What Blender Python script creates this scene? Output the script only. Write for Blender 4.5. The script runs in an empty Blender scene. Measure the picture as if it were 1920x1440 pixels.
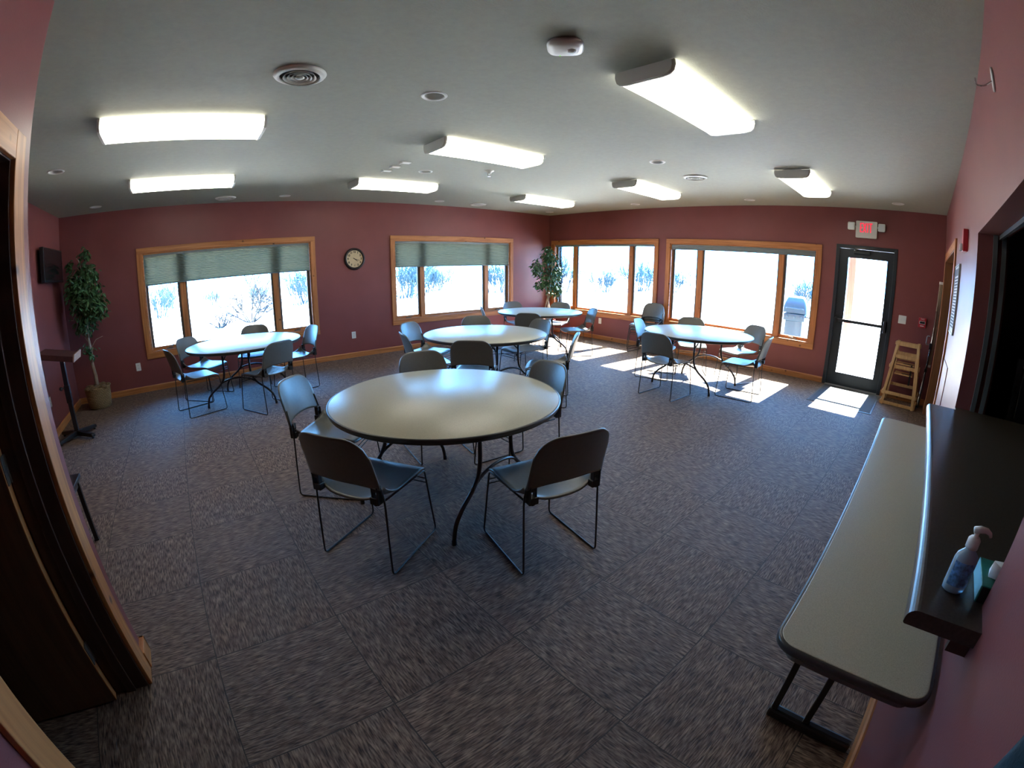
import bpy, bmesh, math, random
from math import sin, cos, pi, radians
from mathutils import Matrix, Vector

SC = bpy.context.scene
COL = SC.collection
random.seed(7)

# ------------------------------------------------------------------ room numbers (metres; x along the long window wall, y towards it)
XB, YA, XD, YC, H = 7.556, 7.591, -1.960, -0.343, 2.739
XE = -0.613          # plane of the wall with the inner doorway
YE = 1.886           # where that wall ends
CAM_H = 1.5745

# ------------------------------------------------------------------ materials
MATS = {}

def nodes_of(name):
    m = bpy.data.materials.new(name)
    m.use_nodes = True
    nt = m.node_tree
    b = nt.nodes['Principled BSDF']
    MATS[name] = m
    return m, nt, b

def rgb(c):
    return (c[0], c[1], c[2], 1.0)

def mat(name, col, rough=0.5, metal=0.0, spec=0.5, vary=0.0, vscale=8.0, bump=0.0, bscale=60.0, coat=0.0):
    m, nt, b = nodes_of(name)
    b.inputs['Base Color'].default_value = rgb(col)
    b.inputs['Roughness'].default_value = rough
    b.inputs['Metallic'].default_value = metal
    b.inputs['Specular IOR Level'].default_value = spec
    if coat:
        b.inputs['Coat Weight'].default_value = coat
        b.inputs['Coat Roughness'].default_value = 0.15
    tc = nt.nodes.new('ShaderNodeTexCoord')
    if vary:
        n = nt.nodes.new('ShaderNodeTexNoise')
        n.inputs['Scale'].default_value = vscale
        n.inputs['Detail'].default_value = 4
        nt.links.new(tc.outputs['Object'], n.inputs['Vector'])
        r = nt.nodes.new('ShaderNodeValToRGB')
        r.color_ramp.elements[0].position = 0.3
        r.color_ramp.elements[1].position = 0.7
        r.color_ramp.elements[0].color = rgb([c * (1 - vary) for c in col])
        r.color_ramp.elements[1].color = rgb([min(1, c * (1 + vary)) for c in col])
        nt.links.new(n.outputs['Fac'], r.inputs['Fac'])
        nt.links.new(r.outputs['Color'], b.inputs['Base Color'])
    if bump:
        n2 = nt.nodes.new('ShaderNodeTexNoise')
        n2.inputs['Scale'].default_value = bscale
        n2.inputs['Detail'].default_value = 3
        nt.links.new(tc.outputs['Object'], n2.inputs['Vector'])
        bp = nt.nodes.new('ShaderNodeBump')
        bp.inputs['Strength'].default_value = bump
        bp.inputs['Distance'].default_value = 0.004
        nt.links.new(n2.outputs['Fac'], bp.inputs['Height'])
        nt.links.new(bp.outputs['Normal'], b.inputs['Normal'])
    return m

def wood(name, dark, light, knot, axis='X', rough=0.42, knots=True):
    m, nt, b = nodes_of(name)
    L = nt.links
    tc = nt.nodes.new('ShaderNodeTexCoord')
    mp = nt.nodes.new('ShaderNodeMapping')
    sc = {'X': (1.2, 22, 22), 'Y': (22, 1.2, 22), 'Z': (22, 22, 1.2)}[axis]
    mp.inputs['Scale'].default_value = sc
    L.new(tc.outputs['Object'], mp.inputs['Vector'])
    n = nt.nodes.new('ShaderNodeTexNoise')
    n.inputs['Scale'].default_value = 1.6
    n.inputs['Detail'].default_value = 6
    n.inputs['Distortion'].default_value = 0.6
    L.new(mp.outputs['Vector'], n.inputs['Vector'])
    r = nt.nodes.new('ShaderNodeValToRGB')
    r.color_ramp.elements[0].position = 0.32
    r.color_ramp.elements[1].position = 0.68
    r.color_ramp.elements[0].color = rgb(dark)
    r.color_ramp.elements[1].color = rgb(light)
    L.new(n.outputs['Fac'], r.inputs['Fac'])
    out = r.outputs['Color']
    if knots:
        v = nt.nodes.new('ShaderNodeTexVoronoi')
        v.inputs['Scale'].default_value = 5.5
        L.new(tc.outputs['Object'], v.inputs['Vector'])
        kr = nt.nodes.new('ShaderNodeValToRGB')
        kr.color_ramp.elements[0].position = 0.05
        kr.color_ramp.elements[1].position = 0.13
        L.new(v.outputs['Distance'], kr.inputs['Fac'])
        mx = nt.nodes.new('ShaderNodeMix')
        mx.data_type = 'RGBA'
        L.new(kr.outputs['Color'], mx.inputs['Factor'])
        mx.inputs['A'].default_value = rgb(knot)
        L.new(out, mx.inputs['B'])
        out = mx.outputs['Result']
    L.new(out, b.inputs['Base Color'])
    b.inputs['Roughness'].default_value = rough
    return m

def emission(name, col, strength):
    m = bpy.data.materials.new(name)
    m.use_nodes = True
    nt = m.node_tree
    nt.nodes.clear()
    e = nt.nodes.new('ShaderNodeEmission')
    e.inputs['Color'].default_value = rgb(col)
    e.inputs['Strength'].default_value = strength
    o = nt.nodes.new('ShaderNodeOutputMaterial')
    nt.links.new(e.outputs[0], o.inputs[0])
    return m

def glass_pane(name, tint=(0.95, 0.98, 0.98)):
    m = bpy.data.materials.new(name)
    m.use_nodes = True
    nt = m.node_tree
    nt.nodes.clear()
    t = nt.nodes.new('ShaderNodeBsdfTransparent')
    t.inputs['Color'].default_value = rgb(tint)
    g = nt.nodes.new('ShaderNodeBsdfGlossy')
    g.inputs['Roughness'].default_value = 0.02
    f = nt.nodes.new('ShaderNodeFresnel')
    f.inputs['IOR'].default_value = 1.45
    mx = nt.nodes.new('ShaderNodeMixShader')
    o = nt.nodes.new('ShaderNodeOutputMaterial')
    nt.links.new(f.outputs[0], mx.inputs[0])
    nt.links.new(t.outputs[0], mx.inputs[1])
    nt.links.new(g.outputs[0], mx.inputs[2])
    nt.links.new(mx.outputs[0], o.inputs[0])
    return m

def carpet_material():
    m, nt, b = nodes_of('carpet_tiles')
    L = nt.links
    T = 0.61
    tc = nt.nodes.new('ShaderNodeTexCoord')
    sep = nt.nodes.new('ShaderNodeSeparateXYZ')
    L.new(tc.outputs['Object'], sep.inputs[0])

    def math_node(op, a, bb=None):
        n = nt.nodes.new('ShaderNodeMath')
        n.operation = op
        for i, v in enumerate((a, bb)):
            if v is None:
                continue
            if isinstance(v, (int, float)):
                n.inputs[i].default_value = v
            else:
                L.new(v, n.inputs[i])
        return n.outputs[0]
    xs = math_node('DIVIDE', math_node('ADD', sep.outputs['X'], 0.27 + 6.1), T)
    ys = math_node('DIVIDE', math_node('ADD', sep.outputs['Y'], 6.1 + 0.12), T)
    fx = math_node('FLOOR', xs)
    fy = math_node('FLOOR', ys)
    par = math_node('MODULO', math_node('ADD', fx, fy), 2.0)

    def streak(sx, sy, scale, detail, off):
        mp = nt.nodes.new('ShaderNodeMapping')
        mp.inputs['Scale'].default_value = (sx, sy, 1)
        mp.inputs['Location'].default_value = (off, off * 2, 0)
        L.new(tc.outputs['Object'], mp.inputs['Vector'])
        n = nt.nodes.new('ShaderNodeTexNoise')
        n.inputs['Scale'].default_value = scale
        n.inputs['Detail'].default_value = detail
        L.new(mp.outputs['Vector'], n.inputs['Vector'])
        return n.outputs['Fac'], n.outputs['Color']

    def mixf(f, a, c):
        n = nt.nodes.new('ShaderNodeMix')
        n.data_type = 'FLOAT'
        L.new(f, n.inputs['Factor'])
        L.new(a, n.inputs['A'])
        L.new(c, n.inputs['B'])
        return n.outputs['Result']
    a1, _ = streak(1, 7.5, 19, 4, 0)
    b1, _ = streak(7.5, 1, 19, 4, 3)
    f1 = mixf(par, a1, b1)
    a2, _ = streak(1, 2.6, 11, 2, 7)
    b2, _ = streak(2.6, 1, 11, 2, 9)
    f2 = mixf(par, a2, b2)
    r1 = nt.nodes.new('ShaderNodeValToRGB')
    e = r1.color_ramp.elements
    e[0].position, e[0].color = 0.33, rgb((0.028, 0.020, 0.018))
    e[1].position, e[1].color = 0.70, rgb((0.36, 0.265, 0.20))
    x = e.new(0.44); x.color = rgb((0.125, 0.083, 0.063))
    x = e.new(0.52); x.color = rgb((0.200, 0.148, 0.111))
    x = e.new(0.60); x.color = rgb((0.27, 0.203, 0.156))
    L.new(f1, r1.inputs['Fac'])
    r2 = nt.nodes.new('ShaderNodeValToRGB')
    e = r2.color_ramp.elements
    e[0].position, e[0].color = 0.35, rgb((0.60, 0.52, 0.50))
    e[1].position, e[1].color = 0.65, rgb((1.0, 0.96, 0.92))
    L.new(f2, r2.inputs['Fac'])
    mul = nt.nodes.new('ShaderNodeMix')
    mul.data_type = 'RGBA'
    mul.blend_type = 'MULTIPLY'
    mul.inputs['Factor'].default_value = 1.0
    L.new(r1.outputs['Color'], mul.inputs['A'])
    L.new(r2.outputs['Color'], mul.inputs['B'])
    # seams between the tiles
    def edge(v):
        fr = math_node('FRACT', v)
        d = math_node('MINIMUM', fr, math_node('SUBTRACT', 1.0, fr))
        return d
    d = math_node('MINIMUM', edge(xs), edge(ys))
    seam = math_node('GREATER_THAN', d, 0.004)
    mx = nt.nodes.new('ShaderNodeMix')
    mx.data_type = 'RGBA'
    L.new(seam, mx.inputs['Factor'])
    mx.inputs['A'].default_value = rgb((0.03, 0.024, 0.02))
    L.new(mul.outputs['Result'], mx.inputs['B'])
    L.new(mx.outputs['Result'], b.inputs['Base Color'])
    b.inputs['Roughness'].default_value = 0.68
    b.inputs['Specular IOR Level'].default_value = 0.38
    b.inputs['Sheen Weight'].default_value = 0.0
    bp = nt.nodes.new('ShaderNodeBump')
    bp.inputs['Strength'].default_value = 0.55
    bp.inputs['Distance'].default_value = 0.006
    L.new(f1, bp.inputs['Height'])
    L.new(bp.outputs['Normal'], b.inputs['Normal'])
    return m

def translucent_shade():
    m = bpy.data.materials.new('shade_fabric')
    m.use_nodes = True
    nt = m.node_tree
    nt.nodes.clear()
    L = nt.links
    tc = nt.nodes.new('ShaderNodeTexCoord')
    mp = nt.nodes.new('ShaderNodeMapping')
    mp.inputs['Scale'].default_value = (9, 9, 70)
    L.new(tc.outputs['Object'], mp.inputs['Vector'])
    n = nt.nodes.new('ShaderNodeTexNoise')
    n.inputs['Scale'].default_value = 1.0
    n.inputs['Detail'].default_value = 3
    L.new(mp.outputs['Vector'], n.inputs['Vector'])
    r = nt.nodes.new('ShaderNodeValToRGB')
    r.color_ramp.elements[0].position = 0.35
    r.color_ramp.elements[1].position = 0.65
    r.color_ramp.elements[0].color = rgb((0.052, 0.046, 0.027))
    r.color_ramp.elements[1].color = rgb((0.090, 0.079, 0.046))
    L.new(n.outputs['Fac'], r.inputs['Fac'])
    t = nt.nodes.new('ShaderNodeBsdfTranslucent')
    d = nt.nodes.new('ShaderNodeBsdfDiffuse')
    d.inputs['Color'].default_value = rgb((0.30, 0.36, 0.31))
    L.new(r.outputs['Color'], t.inputs['Color'])
    mx = nt.nodes.new('ShaderNodeMixShader')
    mx.inputs[0].default_value = 0.40
    L.new(t.outputs[0], mx.inputs[1])
    L.new(d.outputs[0], mx.inputs[2])
    o = nt.nodes.new('ShaderNodeOutputMaterial')
    L.new(mx.outputs[0], o.inputs[0])
    return m

def basket_material():
    m, nt, b = nodes_of('wicker')
    L = nt.links
    tc = nt.nodes.new('ShaderNodeTexCoord')
    br = nt.nodes.new('ShaderNodeTexBrick')
    sep = nt.nodes.new('ShaderNodeSeparateXYZ')
    L.new(tc.outputs['Object'], sep.inputs[0])
    at = nt.nodes.new('ShaderNodeMath')
    at.operation = 'ARCTAN2'
    L.new(sep.outputs['Y'], at.inputs[0])
    L.new(sep.outputs['X'], at.inputs[1])
    cmb = nt.nodes.new('ShaderNodeCombineXYZ')
    L.new(at.outputs[0], cmb.inputs['X'])
    L.new(sep.outputs['Z'], cmb.inputs['Y'])
    mp = nt.nodes.new('ShaderNodeMapping')
    mp.inputs['Scale'].default_value = (6.0, 26.0, 1)
    L.new(cmb.outputs[0], mp.inputs['Vector'])
    L.new(mp.outputs[0], br.inputs['Vector'])
    br.inputs['Scale'].default_value = 1.0
    br.inputs['Mortar Size'].default_value = 0.12
    br.inputs['Mortar Smooth'].default_value = 0.8
    br.inputs['Brick Width'].default_value = 1.1
    br.inputs['Row Height'].default_value = 0.62
    br.inputs['Color1'].default_value = rgb((0.45, 0.32, 0.15))
    br.inputs['Color2'].default_value = rgb((0.36, 0.25, 0.115))
    br.inputs['Mortar'].default_value = rgb((0.12, 0.075, 0.03))
    L.new(br.outputs['Color'], b.inputs['Base Color'])
    bp = nt.nodes.new('ShaderNodeBump')
    bp.inputs['Strength'].default_value = 0.9
    bp.inputs['Distance'].default_value = 0.012
    bp.invert = True
    L.new(br.outputs['Fac'], bp.inputs['Height'])
    L.new(bp.outputs[0], b.inputs['Normal'])
    b.inputs['Roughness'].default_value = 0.6
    return m

M = dict(
    wall=mat('maroon_paint', (0.210, 0.062, 0.058), 0.42, spec=0.38, vary=0.05, vscale=3, bump=0.12, bscale=160),
    ceiling=mat('ceiling_paint', (0.315, 0.325, 0.265), 0.75, vary=0.04, vscale=25, bump=0.35, bscale=90),
    carpet=carpet_material(),
    trim_x=wood('alder_trim_x', (0.33, 0.112, 0.030), (0.54, 0.220, 0.070), (0.10, 0.035, 0.012), 'X'),
    trim_y=wood('alder_trim_y', (0.33, 0.112, 0.030), (0.54, 0.220, 0.070), (0.10, 0.035, 0.012), 'Y'),
    trim_z=wood('alder_trim_z', (0.33, 0.112, 0.030), (0.54, 0.220, 0.070), (0.10, 0.035, 0.012), 'Z'),
    door_wood=wood('dark_door_wood', (0.10, 0.042, 0.018), (0.15, 0.066, 0.028), (0.05, 0.02, 0.01), 'Z', knots=False),
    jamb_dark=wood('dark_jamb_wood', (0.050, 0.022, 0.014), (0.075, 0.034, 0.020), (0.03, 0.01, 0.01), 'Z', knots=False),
    jamb_shaded=wood('shaded_jamb_wood', (0.16, 0.060, 0.022), (0.23, 0.092, 0.034), (0.05, 0.02, 0.01), 'Z', knots=False),  # wood tone darkened to stand in for shade on the jamb
    glass=glass_pane('window_glass'),
    sash=mat('bronze_sash', (0.10, 0.09, 0.085), 0.45),
    steel_dark=mat('dark_bronze_door', (0.016, 0.022, 0.027), 0.38),
    chair=mat('charcoal_polypropylene', (0.135, 0.137, 0.125), 0.33, vary=0.06, vscale=60, bump=0.06, bscale=500),
    chair_dark=mat('black_bracket_plastic', (0.012, 0.012, 0.013), 0.4),
    rod=mat('black_steel_rod', (0.010, 0.010, 0.011), 0.28, spec=0.6),
    laminate=mat('grey_speckled_laminate', (0.45, 0.435, 0.335), 0.33, vary=0.13, vscale=260),
    edge=mat('dark_table_edge', (0.055, 0.056, 0.054), 0.30),
    under=mat('grey_underside', (0.14, 0.14, 0.13), 0.6),
    counter=mat('dark_counter_laminate', (0.050, 0.041, 0.032), 0.30, vary=0.25, vscale=120),
    white=mat('white_plastic', (0.72, 0.72, 0.68), 0.4),
    white_metal=mat('white_enamel', (0.70, 0.70, 0.66), 0.45),
    cap=mat('lamp_end_cap', (0.62, 0.62, 0.57), 0.5),
    grey_metal=mat('grey_metal', (0.35, 0.36, 0.34), 0.4, metal=0.4),
    chrome=mat('bright_steel', (0.7, 0.72, 0.74), 0.22, metal=1.0),
    hinge=mat('hinge_steel', (0.14, 0.14, 0.13), 0.45, metal=0.6),
    track=mat('dull_track_metal', (0.13, 0.14, 0.135), 0.5, metal=0.3),
    black=mat('black_plastic', (0.010, 0.010, 0.012), 0.35),
    screen=mat('black_screen', (0.006, 0.007, 0.009), 0.15),
    dark=mat('dark_recess', (0.02, 0.02, 0.02), 0.8),
    lamp=emission('lamp_diffuser', (1.0, 0.97, 0.86), 6.5),
    shade=translucent_shade(),
    rail=mat('shade_rail', (0.16, 0.19, 0.20), 0.5),
    leaf=mat('ficus_leaf', (0.050, 0.125, 0.045), 0.38, vary=0.45, vscale=9),
    bark=mat('ficus_bark', (0.30, 0.23, 0.17), 0.8, vary=0.35, vscale=14, bump=0.4, bscale=40),
    wicker=basket_material(),
    moss=mat('dried_moss', (0.16, 0.105, 0.055), 0.95, vary=0.4, vscale=40, bump=1.0, bscale=60),
    pot_red=mat('red_pot', (0.22, 0.04, 0.035), 0.4),
    lectern=wood('cherry_board', (0.055, 0.016, 0.012), (0.085, 0.026, 0.018), (0.02, 0.01, 0.01), 'Y', 0.42, False),
    lectern_lip=wood('window_lit_lip', (0.36, 0.18, 0.12), (0.46, 0.25, 0.17), (0.02, 0.01, 0.01), 'Y', 0.42, False),  # lighter tone imitates window light on the ledge's outer face
    birch=wood('birch_frame', (0.50, 0.285, 0.115), (0.66, 0.41, 0.18), (0.3, 0.13, 0.05), 'Z', 0.42, False),
    tube_tan=mat('tan_screen_case', (0.26, 0.20, 0.13), 0.45, vary=0.1),
    mat_grey=mat('door_mat_pile', (0.055, 0.063, 0.072), 0.9, vary=0.2, vscale=90, bump=0.6, bscale=220),
    mat_edge=mat('door_mat_rubber', (0.02, 0.023, 0.026), 0.5),
    red=mat('fire_red', (0.42, 0.018, 0.03), 0.35),
    exit_red=emission('exit_letters_red', (0.95, 0.035, 0.07), 0.95),
    exit_white=mat('exit_housing', (0.72, 0.74, 0.68), 0.45),
    clear=mat('frosted_lens', (0.72, 0.76, 0.74), 0.2),
    cream=mat('clock_face_cream', (0.60, 0.46, 0.27), 0.6, vary=0.1, vscale=10),
    ink=mat('black_ink', (0.02, 0.014, 0.008), 0.6),
    clock_case=mat('dark_clock_case', (0.016, 0.010, 0.010), 0.3),
    paper=mat('printed_paper', (0.50, 0.50, 0.50), 0.6),
    paper_line=mat('paper_print', (0.10, 0.11, 0.13), 0.7),
    teal=mat('teal_cloth', (0.003, 0.024, 0.036), 0.9, vary=0.3, vscale=30, bump=0.5, bscale=200),
    green_box=mat('teal_tissue_box', (0.02, 0.17, 0.15), 0.45, vary=0.2, vscale=25),
    lit_box_side=mat('pale_blue_box_side', (0.22, 0.55, 0.68), 0.45),  # pale blue stands in for window light on the box side
    tissue=mat('white_tissue', (0.75, 0.76, 0.76), 0.9),
    pump=mat('white_pump', (0.72, 0.74, 0.74), 0.4),
    kitchen=mat('kitchen_wall', (0.10, 0.085, 0.075), 0.6),
    appliance=mat('appliance_steel', (0.40, 0.42, 0.43), 0.35, metal=0.6),
    ground=mat('pale_dry_ground', (0.52, 0.49, 0.42), 0.95, vary=0.08, vscale=0.4),
    patio=mat('pale_concrete', (0.50, 0.47, 0.43), 0.9, vary=0.05, vscale=2),
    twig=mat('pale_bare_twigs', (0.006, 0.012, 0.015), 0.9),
    twig_far=mat('haze_tinted_shrub_twigs', (0.017, 0.052, 0.068), 0.9),  # cyan of hazy, overexposed highlights is put into the twig colour
    grill=mat('flare_tinted_grill_enamel', (0.017, 0.066, 0.100), 0.55),  # blue of flare and overexposure is put into the enamel colour
    post=wood('cedar_post', (0.42, 0.25, 0.19), (0.52, 0.33, 0.26), (0.2, 0.1, 0.08), 'Z', 0.7, False),
    roof=mat('soffit_board', (0.42, 0.40, 0.36), 0.8),
    outer=mat('outer_siding', (0.40, 0.36, 0.30), 0.8),
)

def bottle_material():
    m, nt, b = nodes_of('clear_blue_gel')
    b.inputs['Base Color'].default_value = rgb((0.50, 0.76, 0.97))
    b.inputs['Roughness'].default_value = 0.12
    b.inputs['Transmission Weight'].default_value = 0.35
    b.inputs['IOR'].default_value = 1.4
    return m
M['gel'] = bottle_material()

# ------------------------------------------------------------------ mesh building
class MB:
    def __init__(self):
        self.bm = bmesh.new()

    def face(self, pts):
        vs = [self.bm.verts.new(p) for p in pts]
        return self.bm.faces.new(vs)

    def box(self, x0, x1, y0, y1, z0, z1, mtx=None):
        P = [(x0, y0, z0), (x1, y0, z0), (x1, y1, z0), (x0, y1, z0), (x0, y0, z1), (x1, y0, z1), (x1, y1, z1), (x0, y1, z1)]
        vs = [self.bm.verts.new(mtx @ Vector(p) if mtx else p) for p in P]
        for f in ((0, 3, 2, 1), (4, 5, 6, 7), (0, 1, 5, 4), (1, 2, 6, 5), (2, 3, 7, 6), (3, 0, 4, 7)):
            self.bm.faces.new([vs[i] for i in f])
        return self

    def prism(self, prof, a, b, axis='X', mtx=None):
        """closed 2-D profile extruded along an axis from a to b. X: prof=(y,z); Y: prof=(x,z); Z: prof=(x,y)"""
        def P(p, t):
            q = {'X': (t, p[0], p[1]), 'Y': (p[0], t, p[1]), 'Z': (p[0], p[1], t)}[axis]
            return mtx @ Vector(q) if mtx else q
        v0 = [self.bm.verts.new(P(p, a)) for p in prof]
        v1 = [self.bm.verts.new(P(p, b)) for p in prof]
        n = len(prof)
        for i in range(n):
            j = (i + 1) % n
            self.bm.faces.new((v0[i], v0[j], v1[j], v1[i]))
        self.bm.faces.new(v0[::-1])
        self.bm.faces.new(v1)
        return self

    def lathe(self, prof, n=48, c=(0, 0, 0), cap=False, a0=0.0, mtx=None):
        rings = []
        for r, z in prof:
            if r < 1e-6:
                p = Vector((c[0], c[1], c[2] + z))
                rings.append([self.bm.verts.new(mtx @ p if mtx else p)])
            else:
                ring = []
                for i in range(n):
                    t = a0 + 2 * pi * i / n
                    p = Vector((c[0] + r * cos(t), c[1] + r * sin(t), c[2] + z))
                    ring.append(self.bm.verts.new(mtx @ p if mtx else p))
                rings.append(ring)
        for A, B in zip(rings, rings[1:]):
            for i in range(n):
                j = (i + 1) % n
                if len(A) == 1 and len(B) == 1:
                    continue
                if len(A) == 1:
                    self.bm.faces.new((A[0], B[j], B[i]))
                elif len(B) == 1:
                    self.bm.faces.new((A[i], A[j], B[0]))
                else:
                    self.bm.faces.new((A[i], A[j], B[j], B[i]))
        if cap:
            for R in (rings[0], rings[-1]):
                if len(R) > 2:
                    self.bm.faces.new(R)
        return self

    def tube(self, pts, r, n=8, closed=False, radii=None, mtx=None):
        P = [Vector(p) for p in pts]
        m = len(P)
        rings = []
        up = None
        for i in range(m):
            if closed:
                t = (P[(i + 1) % m] - P[i - 1]).normalized()
            else:
                t = (P[min(i + 1, m - 1)] - P[max(i - 1, 0)]).normalized()
            if up is None:
                ref = Vector((0, 0, 1)) if abs(t.z) < 0.9 else Vector((1, 0, 0))
                up = (ref - t * ref.dot(t)).normalized()
            else:
                up = (up - t * up.dot(t))
                if up.length < 1e-6:
                    up = t.orthogonal()
                up.normalize()
            sd = t.cross(up)
            rr = radii[i] if radii else r
            ring = []
            for k in range(n):
                a = 2 * pi * k / n
                q = P[i] + (up * cos(a) + sd * sin(a)) * rr
                ring.append(self.bm.verts.new(mtx @ q if mtx else q))
            rings.append(ring)
        seq = list(zip(rings, rings[1:])) + ([(rings[-1], rings[0])] if closed else [])
        for A, B in seq:
            for k in range(n):
                j = (k + 1) % n
                self.bm.faces.new((A[k], A[j], B[j], B[k]))
        if not closed:
            self.bm.faces.new(rings[0][::-1])
            self.bm.faces.new(rings[-1])
        return self

    def sphere(self, c, r, sx=1, sy=1, sz=1, u=16, v=10):
        mtx = Matrix.Translation(c) @ Matrix.Diagonal((sx * r, sy * r, sz * r, 1))
        bmesh.ops.create_uvsphere(self.bm, u_segments=u, v_segments=v, radius=1.0, matrix=mtx)
        return self

    def build(self, name, material, parent=None, smooth=False, bevel=0.0, seg=2, solid=0.0, kind=None, loc=None, fix=True):
        if fix:
            bmesh.ops.recalc_face_normals(self.bm, faces=self.bm.faces)
        me = bpy.data.meshes.new(name)
        self.bm.to_mesh(me)
        self.bm.free()
        me.materials.append(material)
        o = bpy.data.objects.new(name, me)
        COL.objects.link(o)
        if parent is not None:
            o.parent = parent
        if loc is not None:
            o.location = loc
        if smooth:
            for p in me.polygons:
                p.use_smooth = True
        if solid:
            s = o.modifiers.new('solidify', 'SOLIDIFY')
            s.thickness = solid
            s.offset = 0.0
        if bevel:
            s = o.modifiers.new('bevel', 'BEVEL')
            s.width = bevel
            s.segments = seg
            s.limit_method = 'ANGLE'
            s.angle_limit = radians(40)
        if smooth == 'auto':
            try:
                me.set_sharp_from_angle(angle=radians(40))
            except Exception:
                pass
        if kind:
            o['kind'] = kind
        return o

def fillet(pts, r, n=5, closed=False):
    P = [Vector(p) for p in pts]
    out = []
    m = len(P)
    for i in range(m):
        if not closed and i in (0, m - 1):
            out.append(P[i])
            continue
        a, b, c = P[i - 1], P[i], P[(i + 1) % m]
        u, v = (a - b), (c - b)
        d = min(r, u.length * 0.45, v.length * 0.45)
        p0, p1 = b + u.normalized() * d, b + v.normalized() * d
        for k in range(n + 1):
            t = k / n
            out.append(p0 * (1 - t) ** 2 + b * 2 * t * (1 - t) + p1 * t ** 2)
    return out

def round_rect(x0, x1, y0, y1, r, n=6):
    out = []
    for cx, cy, a in ((x1 - r, y1 - r, 0), (x0 + r, y1 - r, 90), (x0 + r, y0 + r, 180), (x1 - r, y0 + r, 270)):
        for k in range(n + 1):
            t = radians(a + 90 * k / n)
            out.append((cx + r * cos(t), cy + r * sin(t)))
    return out

def empty(name, loc=(0, 0, 0), rz=0.0):
    o = bpy.data.objects.new(name, None)
    o.location = loc
    o.rotation_euler = (0, 0, rz)
    o.empty_display_size = 0.1
    COL.objects.link(o)
    return o

def tag(o, label, cat, group=None, kind=None):
    o['label'] = label
    o['category'] = cat
    if group:
        o['group'] = group
    if kind:
        o['kind'] = kind
    return o

def struct(o, label=None):
    o['kind'] = 'structure'
    if label:
        o['label'] = label
    return o

def copy_tree(o, parent=None):
    c = o.copy()
    COL.objects.link(c)
    c.parent = parent
    for ch in list(o.children):
        copy_tree(ch, c)
    return c

def text_mesh(body, size, name, material, parent, mtx, depth=0.002, align='CENTER', bold=0.0):
    cu = bpy.data.curves.new(name, 'FONT')
    cu.body = body
    cu.size = size
    cu.extrude = depth
    cu.offset = bold
    cu.align_x = align
    cu.align_y = 'CENTER'
    t = bpy.data.objects.new(name, cu)
    COL.objects.link(t)
    dg = bpy.context.evaluated_depsgraph_get()
    me = bpy.data.meshes.new_from_object(t.evaluated_get(dg))
    bpy.data.objects.remove(t)
    me.transform(mtx)
    me.materials.clear()
    me.materials.append(material)
    o = bpy.data.objects.new(name, me)
    COL.objects.link(o)
    o.parent = parent
    return o

# ------------------------------------------------------------------ shell
mb = MB()
mb.box(-3.4, XB + 0.02, -3.6, YA + 0.02, -0.12, 0.0)
struct(mb.build('floor', M['carpet']), 'brown streaked carpet tiles laid quarter-turned')

def wall_grid(name, axis, p0, p1, span, zspan, holes, label):
    """axis 'x': wall runs along x between y=p0..p1; 'y': runs along y between x=p0..p1"""
    us = sorted({span[0], span[1], *[h[0] for h in holes], *[h[1] for h in holes]})
    zs = sorted({zspan[0], zspan[1], *[h[2] for h in holes], *[h[3] for h in holes]})
    mb = MB()
    for z0, z1 in zip(zs, zs[1:]):
        run = None
        for u0, u1 in zip(us, us[1:]):
            cu, cz = (u0 + u1) / 2, (z0 + z1) / 2
            solid = not any(h[0] < cu < h[1] and h[2] < cz < h[3] for h in holes)
            if solid:
                run = (run[0], u1) if run else (u0, u1)
            if (not solid or u1 == us[-1]) and run:
                if axis == 'x':
                    mb.box(run[0], run[1], p0, p1, z0, z1)
                else:
                    mb.box(p0, p1, run[0], run[1], z0, z1)
                run = None
    return struct(mb.build(name, M['wall']), label)

T = 0.18
ZW0, ZW1 = 0.574, 2.058
W1, W2 = (-0.675, 2.027), (3.595, 6.335)
W3, W4 = (4.710, 7.432), (1.648, 4.366)
DOOR = (0.377, 1.337, 0.0, 2.176)
wall_grid('wall_back', 'x', YA, YA + T, (XD - 0.2, XB + T), (0.0, H + 0.1), [(*W1, ZW0, ZW1), (*W2, ZW0, ZW1)], 'maroon wall with clock and two windows')
wall_grid('wall_right', 'y', XB, XB + T, (-3.6, YA), (0.0, H + 0.1), [(*W3, ZW0, ZW1), (*W4, ZW0, ZW1), DOOR], 'maroon wall with two windows and the exit door')
OPEN = (1.06, 3.14, 0.915, 1.98)
CDOOR = (5.14, 7.00, 0.0, 2.06)
wall_grid('wall_counter', 'x', YC - 0.2, YC, (XE - 0.2, XB), (0.0, H + 0.1), [OPEN, CDOOR], 'maroon wall with serving opening at right')
wall_grid('wall_left', 'y', XD - T, XD, (YE - 0.2, YA), (0.0, H + 0.1), [], 'maroon left wall with screen and lectern')
EDOOR = (0.77, 1.68, 0.0, 2.06)
wall_grid('wall_entry', 'y', XE - 0.16, XE, (YC, YE), (0.0, H + 0.1), [EDOOR], 'maroon wall with the inner doorway at left')
wall_grid('wall_entry_return', 'x', YE - 0.14, YE, (XD, XE - 0.16), (0.0, H + 0.1), [], None)
# dark rooms behind the doorway and behind the serving opening
mb = MB()
mb.box(-3.4, -3.3, -3.6, YE - 0.2, 0, H)
mb.box(-3.3, XB, -3.6, -3.5, 0, H)
mb.box(-3.3, XD - T, YE - 0.2, YE - 0.1, 0, H)
mb.box(5.00, 5.08, -3.5, YC - 0.2, 0, H)
mb.box(-0.85, -0.77, -3.5, YC - 0.2, 0, H)
struct(mb.build('wall_back_rooms', M['kitchen']))

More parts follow.
